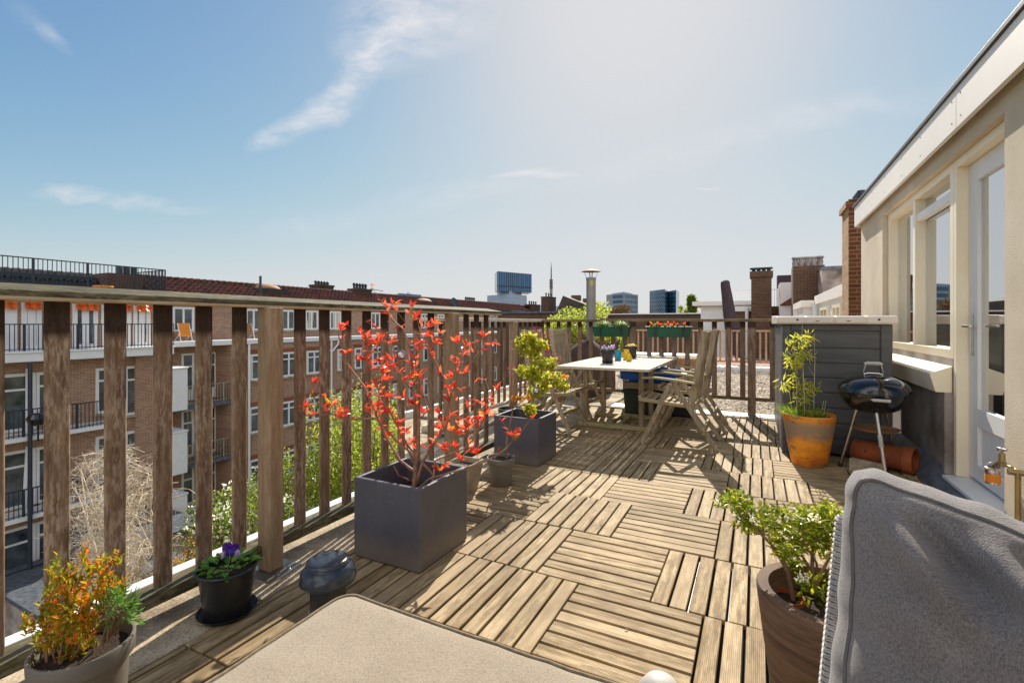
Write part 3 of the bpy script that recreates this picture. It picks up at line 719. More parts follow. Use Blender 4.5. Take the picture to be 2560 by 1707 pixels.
p_box = round_pot('flower_pot', 'large taupe plastic pot with orange-tipped bush, bottom left corner', -1.60, .635, .112, .085, .30, M['greypot'], band=.045)
p_pan = round_pot('flower_pot', 'black plastic pot of pansies standing in a black saucer beside the railing post', -1.875, 1.205, .108, .075, .19, M['black_plastic'], band=.012, sx=1.05, sy=1.05)
saucer(p_pan, -1.875, 1.205, .105)
p_tw = round_pot('flower_pot', 'small round taupe pot with one thin bare stem between the two cube planters', -1.63, 3.05, .102, .074, .195, M['greypot'], band=.04, soil=.02)
p_or = round_pot('flower_pot', 'tall orange and grey stained clay pot with bamboo in front of the storage box', 0.385, 4.64, .192, .128, .41, M['terra'], band=0, lip=.0, wall=.014, soil=.03)
p_br = round_pot('flower_pot', 'large brown brushed clay pot with leafy shrub behind the grey cushion chair', .19, 1.665, .19, .145, .37, M['brownpot'], wall=.032, soil=.07)
b = MB(); b.lathe(.08, 1.70, [(.05, .27), (.053, .318), (.048, .318), (.044, .28)], 20); b.build('inner_pot', M['clay'], p_br, smooth=True)
# square tapered pot
sp_ = thing('square_pot', 'pale square tapered pot standing between the railing and the red shrub planter', 'flower pot', (-1.80, 2.84, 0))
b = MB(); vs = []
for (s_, z) in ((.065, 0), (.098, .2), (.088, .2), (.08, .16)):
    vs += [(-1.80 + a * s_, 2.84 + c * s_, z) for a, c in ((-1, -1), (1, -1), (1, 1), (-1, 1))]
b.add(vs, [(0, 3, 2, 1)] + [(4 * k + i, 4 * k + (i + 1) % 4, 4 * k + 4 + (i + 1) % 4, 4 * k + 4 + i) for k in range(3) for i in range(4)]); b.build('pot', M['palepot'], sp_, bevel=.003)
b = MB(); b.add([(-1.88, 2.76, .165), (-1.72, 2.76, .165), (-1.72, 2.92, .165), (-1.88, 2.92, .165)], [(0, 1, 2, 3)]); b.build('soil', M['soil'], sp_)
for i in range(30):
    pass
# roof vent
vt = thing('roof_vent', 'black roof vent with domed cap poking through the boards beside the ottoman', 'vent', (-1.474, 1.345, 0))
b = MB(); b.lathe(-1.474, 1.345, [(.066, .06), (.066, .19), (.062, .2)], 32); b.build('pipe', M['black_plastic'], vt, smooth=True)
b = MB(); b.lathe(-1.474, 1.345, [(.075, -.02), (.072, .04), (.068, .062), (.0, .062)], 32); b.build('collar', M['pvc'], vt, smooth=True)
b = MB(); b.lathe(-1.474, 1.345, [(.05, .165), (.098, .16), (.104, .166), (.106, .175), (.1, .2), (.084, .222), (.078, .224), (.076, .228), (.080, .232), (.078, .24), (.066, .246), (.04, .249), (.001, .25)], 40); b.build('cap', M['vent'], vt, smooth=True, ang=50)

# ================================================ kettle barbecue
bq = thing('kettle_barbecue', 'black kettle barbecue on three metal legs beside the storage box', 'barbecue', (.80, 4.55, 0))
cx, cy, zr, rr = .80, 4.55, .63, .222
b = MB(); pr = [(rr * max(0, math.cos(a)) ** .75, zr - .165 * math.sin(a)) for a in [R(t) for t in range(0, 91, 9)]]
pr[-1] = (.001, pr[-1][1]); b.lathe(cx, cy, pr[::-1], 48); b.lathe(cx, cy, [(rr - .004, zr - .004), (rr + .006, zr - .003), (rr + .006, zr + .002)], 48); b.build('bowl', M['enamel'], bq, smooth=True)
b = MB(); pr = [((rr + .01) * math.cos(a) ** .85 if a < 1.56 else .001, zr + .008 + .115 * math.sin(a)) for a in [R(t) for t in range(0, 91, 6)]]
b.lathe(cx, cy, [(rr + .012, zr + .001)] + pr, 48); lidb = b.build('lid', M['enamel'], bq, smooth=True)
hd = Vector((.985, -.173, 0))
b = MB(); a_ = Vector((cx, cy, 0)); top = zr + .205
b.tube([a_ + hd * -.055 + Vector((0, 0, zr + .118)), a_ + hd * -.06 + Vector((0, 0, zr + .15)), a_ + hd * -.045 + Vector((0, 0, top))], .004, 8)
b.tube([a_ + hd * .055 + Vector((0, 0, zr + .118)), a_ + hd * .06 + Vector((0, 0, zr + .15)), a_ + hd * .045 + Vector((0, 0, top))], .004, 8)
b.tube([a_ + hd * -.058 + Vector((0, 0, zr + .128)), a_ + hd * -.03 + Vector((0, 0, zr + .137)), a_ + hd * .03 + Vector((0, 0, zr + .137)), a_ + hd * .058 + Vector((0, 0, zr + .128))], .006, 8)
b.build('lid_handle', M['alu'], lidb, smooth=True)
b = MB(); b.tube([a_ + hd * -.055 + Vector((0, 0, top)), a_ + hd * -.04 + Vector((0, 0, top + .008)), a_ + hd * .04 + Vector((0, 0, top + .008)), a_ + hd * .055 + Vector((0, 0, top))], [.010, .014, .014, .010], 10); b.build('grip', M['greyh'], lidb, smooth=True)
b = MB(); b.lathe(cx + .02, cy - .06, [(.045, zr + .1185), (.046, zr + .121), (.0, zr + .122)], 24); b.build('vent_disc', M['alu'], lidb, smooth=True)
fw = Vector((-.173, -.985, 0))
b = MB(); c0 = a_ + fw * (rr + .035) + Vector((0, 0, zr - .035))
b.tube([c0 - hd * .055 + hd * .05, c0 + hd * .10], .011, 10); b.beam(c0 + hd * .0, c0 + hd * .0 - fw * .04, .03, .008, hd); b.beam(c0 + hd * .08, c0 + hd * .08 - fw * .04, .03, .008, hd); b.build('bowl_handle', M['greyh'], bq, smooth=True)
feet = [(.845, 4.36), (.60, 4.66), (1.0, 4.78)]
for k, (fx, fy) in enumerate(feet):
    t_ = Vector((cx + (fx - cx) * .45, cy + (fy - cy) * .45, zr - .12)); f_ = Vector((fx, fy, 0))
    if k == 0: t_ = Vector((.80, 4.45, zr - .14))
    b = MB(); b.tube([t_, f_], .0135, 12); lg = b.build('leg', M['alu'], bq, smooth=True)
    q = MB(); q.tube([f_ + (t_ - f_) * .0, f_ + (t_ - f_) * .06], .016, 12); q.build('foot_cap', M['black_plastic'], lg, smooth=True)
    if k == 0:
        q = MB(); q.tube([f_ + (t_ - f_) * .48, f_ + (t_ - f_) * .66], .015, 12); q.build('sleeve', M['greyh'], lg, smooth=True)
b = MB(); b.lathe(cx + .02, cy + .03, [(.001, .335), (.13, .33), (.15, .345), (.153, .347), (.14, .333), (.0, .327)], 36); b.build('ash_plate', M['rust'], bq, smooth=True)

# clay chimney pipe lying under the barbecue, stone block in front
cp = thing('clay_pipe', 'orange clay chimney pipe lying on its side in the shade under the barbecue', 'clay pipe', (.9, 4.72, .1))
b = MB(); ax = Matrix.Rotation(R(90), 3, 'Y'); rot = Matrix.Rotation(R(-28), 3, 'Z') @ ax
b.lathe(0, 0, [(.05, -.20), (.092, -.2), (.094, -.19), (.088, .12), (.090, .13), (.1, .135), (.102, .19), (.098, .2), (.084, .2), (.078, .1), (.078, -.15)], 32, axis=rot)
b.v = [(vx + .90, vy + 4.74, vz + .105) for vx, vy, vz in b.v]; b.build('pipe', M['clay'], cp, smooth=True, ang=40)
b = MB(); q = rot @ Vector((-.0, -.03, -.12)); b.lathe(0, 0, [(.001, 0), (.022, 0)], 16, axis=Matrix.Rotation(R(90), 3, 'X'))
b.v = [(vx + .79, vy + 4.705, vz + .125) for vx, vy, vz in b.v]; b.build('hole', M['black_plastic'], cp)
tb = MB(); tb.beam((.66, 4.60, .035), (.86, 4.48, .035), .12, .05, (0, 0, 1)); tag(tb.build('stone_block', M['conc'], bevel=.008), 'grey stone block on the boards in front of the clay pipe', 'block')

# ================================================ dining table and folding chairs
tbx = thing('dining_table', 'bleached slatted wooden dining table at the back of the terrace', 'table', (-1.34, 5.5, 0))
b = MB(); x0, x1, y0, y1 = -1.80, -.885, 4.55, 6.45
ns = 14
for k in range(ns):
    a = x0 + .05 + (x1 - x0 - .1) * k / ns; b.box(a + .0035, a + (x1 - x0 - .1) / ns - .0035, y0 + .05, y1 - .05, .70, .722)
b.box(x0, x0 + .048, y0, y1, .698, .722); b.box(x1 - .048, x1, y0, y1, .698, .722); b.box(x0 + .05, x1 - .05, y0, y0 + .048, .698, .722); b.box(x0 + .05, x1 - .05, y1 - .048, y1, .698, .722)
b.build('tabletop', M['tabletop'], tbx, bevel=.002, seg=1)
b = MB(); b.box(-1.74, -1.70, 5.22, 5.93, .63, .697); b.box(-1.12, -1.08, 5.22, 5.93, .63, .697); b.box(-1.70, -1.12, 5.24, 5.27, .63, .697); b.box(-1.70, -1.12, 5.88, 5.91, .63, .697); b.build('apron', M['teak_x'], tbx)
for (x, y) in ((-1.72, 5.26), (-1.10, 5.26), (-1.70, 5.90), (-1.12, 5.90)):
    b = MB(); b.box(x - .026, x + .026, y - .026, y + .026, .04, .63)
    b.prism([(x - .026, .63), (x + .07 * (1 if x > -1.4 else -1) , .697), (x, .697)], 'y', y - .015, y + .015); b.build('leg', M['teak'], tbx, bevel=.004)
b = MB(); b.box(-1.80, -1.02, 5.22, 5.30, .0, .045); b.box(-1.80, -1.02, 5.86, 5.94, .0, .045); b.box(-1.50, -1.46, 5.3, 5.86, .012, .04); b.box(-1.38, -1.34, 5.3, 5.86, .012, .04); b.build('foot_rail', M['teak_x'], tbx, bevel=.004)

def folding_chair(label, group):      # faces -X; origin at floor centre
    t = thing('folding_chair', label, 'chair', (0, 0, 0), 0, group)
    hw = .265
    def P3(x, z, y): return Vector((x, y, z))
    for s in (-1, 1):
        y = s * hw
        b = MB(); b.beam(P3(-.33, 0, y), P3(-.07, .585, y), .022, .042); b.build('leg', M['teak'], t, bevel=.005, world=False)
        b = MB(); b.beam(P3(.33, 0, y - s * .026), P3(-.055, .60, y - s * .026), .022, .042); b.build('leg', M['teak'], t, bevel=.005, world=False)
        b = MB(); pts = [(-.33, .632), (-.2, .638), (.0, .622), (.15, .600)]
        for i in range(3): b.beam(P3(pts[i][0], pts[i][1], y), P3(pts[i + 1][0] + .004, pts[i + 1][1], y), .05, .02)
        b.build('armrest', M['teak_x'], t, bevel=.006, world=False)
        b = MB(); b.beam(P3(.105, .34, y - s * .045), P3(.225, 1.08, y - s * .045), .024, .055); b.build('back_post', M['teak'], t, bevel=.008, world=False)
    b = MB(); yi = hw - .058
    b.beam(P3(.222, 1.035, -yi), P3(.222, 1.035, yi), .07, .022, (.16, 0, 1)); b.build('back_rail', M['teak_x'], t, bevel=.004, world=False); b = MB(); b.beam(P3(.135, .50, -yi), P3(.135, .50, yi), .05, .022, (.16, 0, 1))
    b.build('back_rail', M['teak_x'], t, bevel=.004, world=False)
    b = MB()
    for k in range(8):
        y = -yi + .022 + (2 * yi - .044) * k / 7
        b.beam(P3(.135, .50, y), P3(.220, 1.02, y), .032, .012)
    b.build('back_slats', M['teak'], t, bevel=.003, world=False)
    b = MB(); n = 10; sx0, sx1 = -.36, .15
    for k in range(n):
        u = k / (n - 1); x = sx0 + (sx1 - sx0) * u; z = .435 - .028 * math.sin(math.pi * u) - .045 * u
        b.box(x - .018, x + .018, -hw + .05, hw - .05, z, z + .016)
    b.build('seat_slats', M['teak'], t, bevel=.003, world=False)
    for s in (-1, 1):
        y = s * (hw - .052); b = MB(); b.beam(P3(-.37, .42, y), P3(-.1, .395, y), .022, .035); b.beam(P3(-.1, .395, y), P3(.18, .372, y), .022, .035)
        b.build('seat_frame', M['teak_x'], t, bevel=.005, world=False)
    b = MB(); b.beam(P3(.22, .17, -hw), P3(.22, .17, hw), .07, .02, (0, 0, 1)); b.build('stretcher', M['teak_x'], t, bevel=.004, world=False)
    b = MB(); b.beam(P3(-.24, .2, -hw), P3(-.24, .2, hw), .035, .02, (0, 0, 1)); b.build('stretcher', M['teak_x'], t, bevel=.004, world=False)
    return t
gch = 'slatted folding armchairs around the dining table'
ch = folding_chair('slatted wooden folding armchair on the right side of the table, nearest the camera', gch)
ch.location = (-.645, 4.935, 0); WL[ch.name] = ch.location.copy()
dup(ch, (-.62, 5.77, 0), R(1), 'slatted wooden folding armchair on the right side of the table, next to the back railing')
dup(ch, (-2.03, 4.95, 0), R(180), 'slatted wooden folding armchair on the left side of the table, behind the yellow-green maple')
dup(ch, (-2.04, 5.77, 0), R(178), 'slatted wooden folding armchair on the left side of the table, next to the back railing')

# things on the table
def tpot(label, px, py_, rt, h, z=.722):
    zz = F * (CAMH - z) / (py_ - 808); c = at(px, 808, zz)
    p = round_pot('flower_pot', label, c.x, c.y, rt, rt * .72, h, M['black_plastic'], band=.03, soil=.012, z=z + .006)
    saucer(p, c.x, c.y, rt * .85, z + .002); return c
c1 = tpot('black pot of small lilac violets on the front part of the wooden table', 1519, 908, .075, .14)
c2 = tpot('black pot with yellow and pink flowers on the far side of the wooden table', 1578, 895, .078, .14)
def jar(label, px, py_, prof, mat, z=.722):
    zz = F * (CAMH - z) / (py_ - 808); c = at(px, 808, zz)
    b = MB(); b.lathe(c.x, c.y, [(r_, z + q + .002) for r_, q in prof], 28); return tag(b.build('candle_jar', mat, smooth=True, ang=60), label, 'jar')
gy = Mt('yellow glass'); gy.color(srgb(250, 214, 20)); gy.set(.12, Transmission_Weight=.35); gb = Mt('blue glass'); gb.color(srgb(40, 160, 196)); gb.set(.12, Transmission_Weight=.35)
jp = [(0, 0), (.034, 0), (.038, .006), (.038, .085), (.03, .096), (.03, .104), (.033, .106), (.033, .118), (.03, .12), (.027, .118), (.027, .1), (.033, .08), (.033, .01), (0, .008)]
jar('blue glass jar between the black pot and the yellow jars on the table', 1545, 901, jp, gb.m)
jar('tall straight yellow glass jar behind the rounded yellow jar on the table', 1566, 899, jp, gy.m)
jar('low rounded yellow glass jar, pear shaped, on the table', 1572.5, 903, [(0, 0), (.025, 0), (.035, .012), (.038, .03), (.03, .055), (.02, .078), (.02, .085), (.016, .085), (.016, .075), (.028, .05), (.034, .03), (0, .006)], gy.m)

# boxes behind / under the table
b = MB(); ct = thing('storage_crate', 'dark green plastic crate standing under the far end of the table', 'crate', (-1.2, 6.3, 0))
b.box(-1.50, -.98, 6.16, 6.5, .0, .30, -.015); b.box(-1.53, -.95, 6.13, 6.53, .27, .31); b.build('body', M['dkgreen'], ct, bevel=.01)
tr = MB(); tr.box(-1.49, -1.0, 6.17, 6.48, .315, .40, -.02); tag(tr.build('cream_tray', M['palepot'], bevel=.008), 'speckled cream tray on top of the dark green crate', 'tray')
cb = thing('cool_box', 'blue plastic lidded box on top of the cream tray under the table', 'box', (-1.2, 6.32, .4))
b = MB(); b.box(-1.56, -.86, 6.18, 6.5, .43, .53, -.01); b.box(-1.46, -1.0, 6.2, 6.46, .403, .43); b.build('body', M['blue'], cb, bevel=.02, seg=3)
b = MB(); b.box(-1.57, -.85, 6.17, 6.51, .535, .60, .02); b.build('lid', M['blue'], cb, bevel=.02, seg=3)
b = MB(); b.box(-1.565, -.855, 6.172, 6.508, .529, .536); b.box(-1.33, -1.30, 6.155, 6.17, .51, .56); b.build('seam', M['black_plastic'], cb)
b = MB(); b.box(-.93, -.68, 6.2, 6.55, 0, .52, -.01); tag(b.build('black_crate', M['black_plastic'], bevel=.02), 'black bin half hidden behind the blue lidded box and the chairs', 'bin')

# green window boxes on the back railing
def wbox(x0, x1, label):
    p = thing('window_box', label, 'window box', ((x0 + x1) / 2, 6.6, 1.0), 0, 'green window boxes on the railing')
    b = MB(); t = .012
    def ring(ins, z): return [(x0 + ins, 6.54 + ins, z), (x1 - ins, 6.54 + ins, z), (x1 - ins, 6.675 - ins * .3, z), (x0 + ins, 6.675 - ins * .3, z)]
    vs = ring(.03, .965) + ring(.008, 1.09) + ring(-.006, 1.092) + ring(-.006, 1.108) + ring(.012, 1.108) + ring(.02, 1.07)
    b.add(vs, [(0, 3, 2, 1)] + [(4 * k + i, 4 * k + (i + 1) % 4, 4 * k + 4 + (i + 1) % 4, 4 * k + 4 + i) for k in range(5) for i in range(4)]); b.build('trough', M['green_box'], p, bevel=.003)
    b = MB(); b.add([(x0 + .015, 6.55, 1.085), (x1 - .015, 6.55, 1.085), (x1 - .015, 6.67, 1.085), (x0 + .015, 6.67, 1.085)], [(0, 1, 2, 3)]); b.build('soil', M['soil'], p)
    for x in (x0 + .12, x1 - .12): b = MB(); b.box(x - .01, x + .01, 6.52, 6.535, .98, 1.1); b.build('bracket', M['dkgreen'], p)
    return p
wbox(-2.06, -1.53, 'green window box with trailing grass on the back railing, left one')
wbox(-1.31, -.73, 'green window box with small red flowers on the back railing, right one')

# ================================================ ottoman, lamp, chair with cushion
def fabric(name, c1, c2, sc_=900, mott=3):
    m = Mt(name); mp = m.n('ShaderNodeMapping'); m.l(m.tc.outputs['Object'], mp.inputs['Vector'])
    wv = []
    for rot in ((0, 0, 0), (0, 0, R(90))):
        q = m.n('ShaderNodeTexWave', wave_type='BANDS', bands_direction='X'); q.inputs['Scale'].default_value = sc_ / 6.28; q.inputs['Distortion'].default_value = 3.5; q.inputs['Detail'].default_value = 1
        mq = m.n('ShaderNodeMapping'); mq.inputs['Rotation'].default_value = rot; m.l(m.tc.outputs['UV'], mq.inputs['Vector']); m.l(mq.outputs[0], q.inputs['Vector']); wv.append(q.outputs['Fac'])
    h = m.math('ADD', m.math('MULTIPLY', m.math('MULTIPLY', wv[0], wv[1]), .35), m.math('MULTIPLY', m.mr(m.noise(330, (1, .45, 1), 2, .8, m.tc.outputs['UV']), .4, .62), .65)); f = m.noise(mott, (1, 1, 1), 5, .6); fn = m.noise(260, (1, 1, 1), 2)
    a = m.ramp(f, c1, c2, .35, .65); a = m.mix(m.math('MULTIPLY', h, .42), a, tuple(min(1, x * 1.7) for x in c1[:3])); a = m.mix(m.mr(fn, .45, .7, 0, .55), a, tuple(x * .5 for x in c2[:3]))
    m.color(a); m.set(.92, spec=.15, Sheen_Weight=.25); m.bump(m.math('ADD', h, fn), .35, .002); return m.m
M['greyfab'] = fabric('grey woven fabric', srgb(134, 128, 125), srgb(98, 93, 92), 400)
M['beigefab'] = fabric('beige canvas', srgb(156, 142, 122), srgb(140, 126, 106), 560, 5)
M['pipe_g'] = plain('grey piping', srgb(110, 104, 102), srgb(90, 86, 84), 40, .9)
M['pipe_b'] = plain('beige piping', srgb(150, 132, 104), srgb(110, 96, 74), 60, .9)
def uvgrid(o, f):
    me = o.data; uv = me.uv_layers.new(name='UVMap')
    for lp in me.loops:
        v = me.vertices[lp.vertex_index].co; uv.data[lp.index].uv = f(v)
ot = thing('ottoman', 'square beige canvas ottoman with rounded corners and corded edge, bottom centre', 'ottoman', (-.45, .45, 0))
ox0, ox1, oy0, oy1, oz, rc_ = -1.09, .22, -.25, 1.06, .35, .05
def rrect(ins, z, n=7):
    pts = []; r = max(.012, rc_ - ins)
    for (cx_, cy_, a0) in ((ox1 - ins - r, oy1 - ins - r, 0), (ox0 + ins + r, oy1 - ins - r, 90), (ox0 + ins + r, oy0 + ins + r, 180), (ox1 - ins - r, oy0 + ins + r, 270)):
        for k in range(n):
            th = R(a0 + 90 * k / (n - 1)); pts.append((cx_ + r * math.cos(th), cy_ + r * math.sin(th)))
    # subdivide sides
    out = []
    for i, p in enumerate(pts):
        q = pts[(i + 1) % len(pts)]; out.append(p); d = math.hypot(q[0] - p[0], q[1] - p[1])
        if d > .1:
            m_ = 26
            for k in range(1, m_): out.append((p[0] + (q[0] - p[0]) * k / m_, p[1] + (q[1] - p[1]) * k / m_))
    return [(x + .004 * noise.noise(Vector((x * 9, y * 9, 1))), y + .005 * noise.noise(Vector((x * 9, y * 9, 5))), z + .0035 * noise.noise(Vector((x * 12, y * 12, 2)))) for x, y in out]
rings = [rrect(.01, .05), rrect(.0, .1), rrect(.0, oz - .03), rrect(.002, oz - .006)] + [rrect(i_, oz + z_) for i_, z_ in ((.006, 0), (.02, .004), (.05, .006), (.15, .006), (.3, .005), (.45, .004), (.55, .004))]
b = MB(); n = len(rings[0]); b.add([p for r_ in rings for p in r_], [(k * n + i, k * n + (i + 1) % n, (k + 1) * n + (i + 1) % n, (k + 1) * n + i) for k in range(len(rings) - 1) for i in range(n)] + [tuple((len(rings) - 1) * n + i for i in range(n))])
o = b.build('cover', M['beigefab'], ot, smooth=True, ang=60); uvgrid(o, lambda v: (v.x + v.z * .3, v.y + v.z * .7))
b = MB(); rg = rrect(.002, oz + .001); b.tube(rg + [rg[0], rg[1]], .0042, 6); b.build('piping', M['pipe_b'], ot, smooth=True)
b = MB()
for (x, y) in ((-1, -.15), (.1, -.15), (-1, .95), (.1, .95)): b.box(x - .03, x + .03, y - .03, y + .03, 0, .06)
b.build('leg', M['black_plastic'], ot)

lp_ = thing('garden_lamp', 'round pale grey domed lamp cap peeking in at the bottom edge of the boards', 'garden lamp', (-.20, 1.17, 0))
b = MB(); b.lathe(-.20, 1.165, [(.052, .255), (.054, .27), (.05, .295), (.035, .315), (.018, .324), (.001, .326)], 32); b.build('cap', M['greyh'], lp_, smooth=True, ang=70)
b = MB(); b.lathe(-.20, 1.165, [(.045, 0), (.02, .015), (.014, .03), (.014, .2), (.042, .21), (.045, .255)], 24); b.build('post', M['alu'], lp_, smooth=True)

gc = thing('lounge_chair', 'grey wicker lounge chair with a big grey back cushion, bottom right corner', 'chair', (.5, 1.1, 0))
# cushion frame of reference: u to the right, v up along the back, n towards the sitter
C0 = Vector((.178, 1.19, .845)); ua = R(-10); u = Vector((math.cos(ua), math.sin(ua), -.075)).normalized()
nrm = Vector((math.sin(ua), -math.cos(ua), 0)); nrm = (nrm + Vector((0, 0, .22))).normalized(); v_ = nrm.cross(u).normalized()
nrm = u.cross(v_) if u.cross(v_).dot(nrm) > 0 else v_.cross(u)
if v_.z < 0: v_ = -v_
CW, CH, CT = .78, .64, .15
def cpos(a, c, t):          # a 0..1 across, c 0..1 down, t 0 front .. 1 back
    du = (a - .5) * 2; dv = (c - .5) * 2
    # round the corners of the outline
    rcx, rcy = .05 / CW * 2, .05 / CH * 2
    ex, ey = (abs(du) - (1 - rcx)) / rcx, (abs(dv) - (1 - rcy)) / rcy
    if ex > 0 and ey > 0:
        m_ = max(ex, ey); l_ = math.hypot(ex, ey); f_ = m_ / l_; f_ = 1 + (f_ - 1) * (.85 * m_)
        du = math.copysign((1 - rcx) + rcx * ex * f_, du); dv = math.copysign((1 - rcy) + rcy * ey * f_, dv)
    puff = max(0, 1 - abs(du) ** 2.4) ** .55 * max(0, 1 - abs(dv) ** 2.0) ** .6
    X_ = (du * .5 + .5) * CW; Z_ = -(dv * .5 + .5) * CH
    # sides draw in a little between the corners, seams ripple
    X_ += -.016 * du * (1 - dv * dv) + .006 * noise.noise(Vector((0, dv * 5, 3.3 + du))) * abs(du) ** 4
    Z_ += (-.016 * (1 - du * du) if dv < 0 else .016 * (1 - du * du)) * abs(dv) + .008 * noise.noise(Vector((du * 5, 0, 7.3))) * abs(dv) ** 4
    A_, C_ = X_ / CW, -Z_ / CH
    Z_ -= .15 * max(0, X_ - .03) * max(0, 1 - C_)
    p3 = Vector((A_ * 4.2, C_ * 3.4, 3.1))
    wr = noise.noise(p3) * .024 + noise.noise(p3 * 2.3) * .012 + noise.noise(Vector((A_ * 16, C_ * 6, 8))) * .004
    edge = min(1, (1 - max(abs(du), abs(dv))) * 7)
    def crease(a0, c0, a1, c1, w_, h_):      # a fold from (a0,c0) to (a1,c1)
        dx, dy = (a1 - a0), (c1 - c0); L2 = dx * dx + dy * dy; s_ = ((A_ - a0) * dx + (C_ - c0) * dy) / L2; sc_ = min(1, max(0, s_))
        d_ = math.hypot(A_ - a0 - dx * sc_, (C_ - c0 - dy * sc_) * .82); sg = ((A_ - a0) * dy - (C_ - c0) * dx)
        tp = math.sin(math.pi * min(1, max(0, s_ * .9 + .05)))
        return 1.5 * h_ * math.exp(-(d_ / w_) ** 2) * tp
    fold = (crease(.06, .07, .22, .30, .035, .03) - crease(.10, .05, .27, .24, .03, .026) + crease(.24, .05, .40, .30, .035, .034) - crease(.30, .06, .43, .24, .028, .036)
            + crease(.36, .16, .56, .36, .045, .032) - crease(.46, .12, .62, .3, .035, .03) + crease(.5, .04, .72, .3, .05, .026) + crease(.03, .45, .12, .80, .03, .018) - crease(.07, .5, .16, .9, .025, .014)
            + crease(.1, .95, .3, .72, .04, .016) - crease(.2, .5, .55, .62, .05, .010) + crease(.18, .60, .6, .72, .05, .010))
    off = (CT * .5 + puff * .12 + (wr + fold) * max(0, edge)) if t == 0 else -(CT * .5 + puff * .05)
    return C0 + u * X_ + v_ * Z_ + nrm * (off - CT * .5)
G = 110; b = MB(); vs = []; fs = []
for j in range(G + 1):
    for i in range(G + 1): vs.append(cpos(i / G, j / G, 0))
o1 = len(vs)
for j in range(G + 1):
    for i in range(G + 1): vs.append(cpos(i / G, j / G, 1))
idx = lambda i, j, s_: s_ * o1 + j * (G + 1) + i
for j in range(G):
    for i in range(G):
        fs.append((idx(i, j, 0), idx(i, j + 1, 0), idx(i + 1, j + 1, 0), idx(i + 1, j, 0))); fs.append((idx(i, j, 1), idx(i + 1, j, 1), idx(i + 1, j + 1, 1), idx(i, j + 1, 1)))
# gusset: rings from front edge to back edge, bulging
per = [(i, 0) for i in range(G)] + [(G, j) for j in range(G)] + [(i, G) for i in range(G, 0, -1)] + [(0, j) for j in range(G, 0, -1)]
K = 8; base = len(vs); cen = C0 + u * CW * .5 - v_ * CH * .5
ringidx = [[idx(i, j, 0) for i, j in per]]
for k in range(1, K):
    rr_ = []
    for m_, (i, j) in enumerate(per):
        a = vs[idx(i, j, 0)]; c = vs[idx(i, j, 1)]; t = k / K; p = a.lerp(c, t)
        nin = nrm; outv = (p - cen); outv = outv - nrm * outv.dot(nrm)
        du_, dv_ = abs(i / G - .5) * 2, abs(j / G - .5) * 2
        o_ = Vector((0, 0, 0))
        if du_ > .999: o_ += u * (1 if i == G else -1)
        if dv_ > .999: o_ += v_ * (1 if j == 0 else -1)
        bl = .024 * math.sin(math.pi * t) + .008 * noise.noise(Vector((p.x * 14, p.y * 14, p.z * 9)))* math.sin(math.pi * t)
        rr_.append(len(vs)); vs.append(p + o_.normalized() * bl if o_.length > 0 else p)
    ringidx.append(rr_)
ringidx.append([idx(i, j, 1) for i, j in per])
n = len(per)
for k in range(K):
    for m_ in range(n): fs.append((ringidx[k][m_], ringidx[k][(m_ + 1) % n], ringidx[k + 1][(m_ + 1) % n], ringidx[k + 1][m_]))
b.add(vs, fs); o = b.build('back_cushion', M['greyfab'], gc, smooth=True, ang=75)
WLo = Vector(gc.location)
uvgrid(o, lambda q: (((q + WLo) - C0).dot(u) + ((q + WLo) - C0).dot(nrm) * .9, ((q + WLo) - C0).dot(v_)))
b = MB(); pp = [vs[idx(i, j, 0)] + nrm * .0015 + (vs[idx(i, j, 0)] - cen).normalized() * .002 for i, j in per]; b.tube(pp + pp[:2], .0036, 7); b.build('piping', M['pipe_g'], o, smooth=True)
pp = [vs[idx(i, j, 1)] + (vs[idx(i, j, 1)] - cen).normalized() * .002 for i, j in per]; b = MB(); b.tube(pp + pp[:2], .0034, 6); b.build('piping', M['pipe_g'], o, smooth=True)
# seat cushion and wicker shell
b = MB(); b.box(.24, .95, .35, 1.03, .27, .40); o = b.build('seat_cushion', M['greyfab'], gc, bevel=.03, seg=4); uvgrid(o, lambda q: (q.x, q.y + q.z))
M['wicker'] = plain('grey wicker strand', srgb(208, 204, 198), srgb(160, 156, 150), 30, .5)
M['wicker_core'] = plain('wicker core', srgb(90, 86, 84), srgb(60, 58, 56), 30, .8)
# woven back panel: horizontal strands pass over and under uprights
BO = C0 - nrm * (CT + .045) - u * .022; bw_, bh_ = CW + .08, .70; top_drop = .11
core = MB(); cc = [BO - v_ * top_drop, BO + u * bw_ - v_ * top_drop, BO + u * bw_ - v_ * bh_, BO - v_ * bh_]
d2 = nrm * -.035
core.add([p for p in cc] + [p + d2 for p in cc], [(0, 3, 2, 1), (4, 5, 6, 7), (0, 1, 5, 4), (1, 2, 6, 5), (2, 3, 7, 6), (3, 0, 4, 7)]); core.build('back_frame', M['wicker_core'], gc)
wk = MB(); rows = 96
for r_ in range(rows):
    zz = top_drop + (bh_ - top_drop) * (r_ + .5) / rows
    # strands wrap: front face, left edge, back face
    pts = []; m_ = 0
    path = [(bw_, 0), (0, 0), (0, 1), (bw_, 1)]
    for s_ in range(int(bw_ / .022), -1, -1): pts.append(BO + u * (s_ * .022) - v_ * zz + nrm * (.004 + (.0035 if (s_ + r_) % 2 else -.002)))
    for q in (-.006, -.018, -.03): pts.append(BO - u * (.004 + (.003 if (r_ % 2) else -.001)) - v_ * zz + nrm * q)
    for s_ in range(0, int(bw_ / .022), 1): pts.append(BO + u * (s_ * .022) - v_ * zz + nrm * (-.038 - (.0035 if (s_ + r_) % 2 else -.002)))
    wk.tube(pts, .0032, 5)
wk.build('woven_back', M['wicker'], gc, smooth=True)
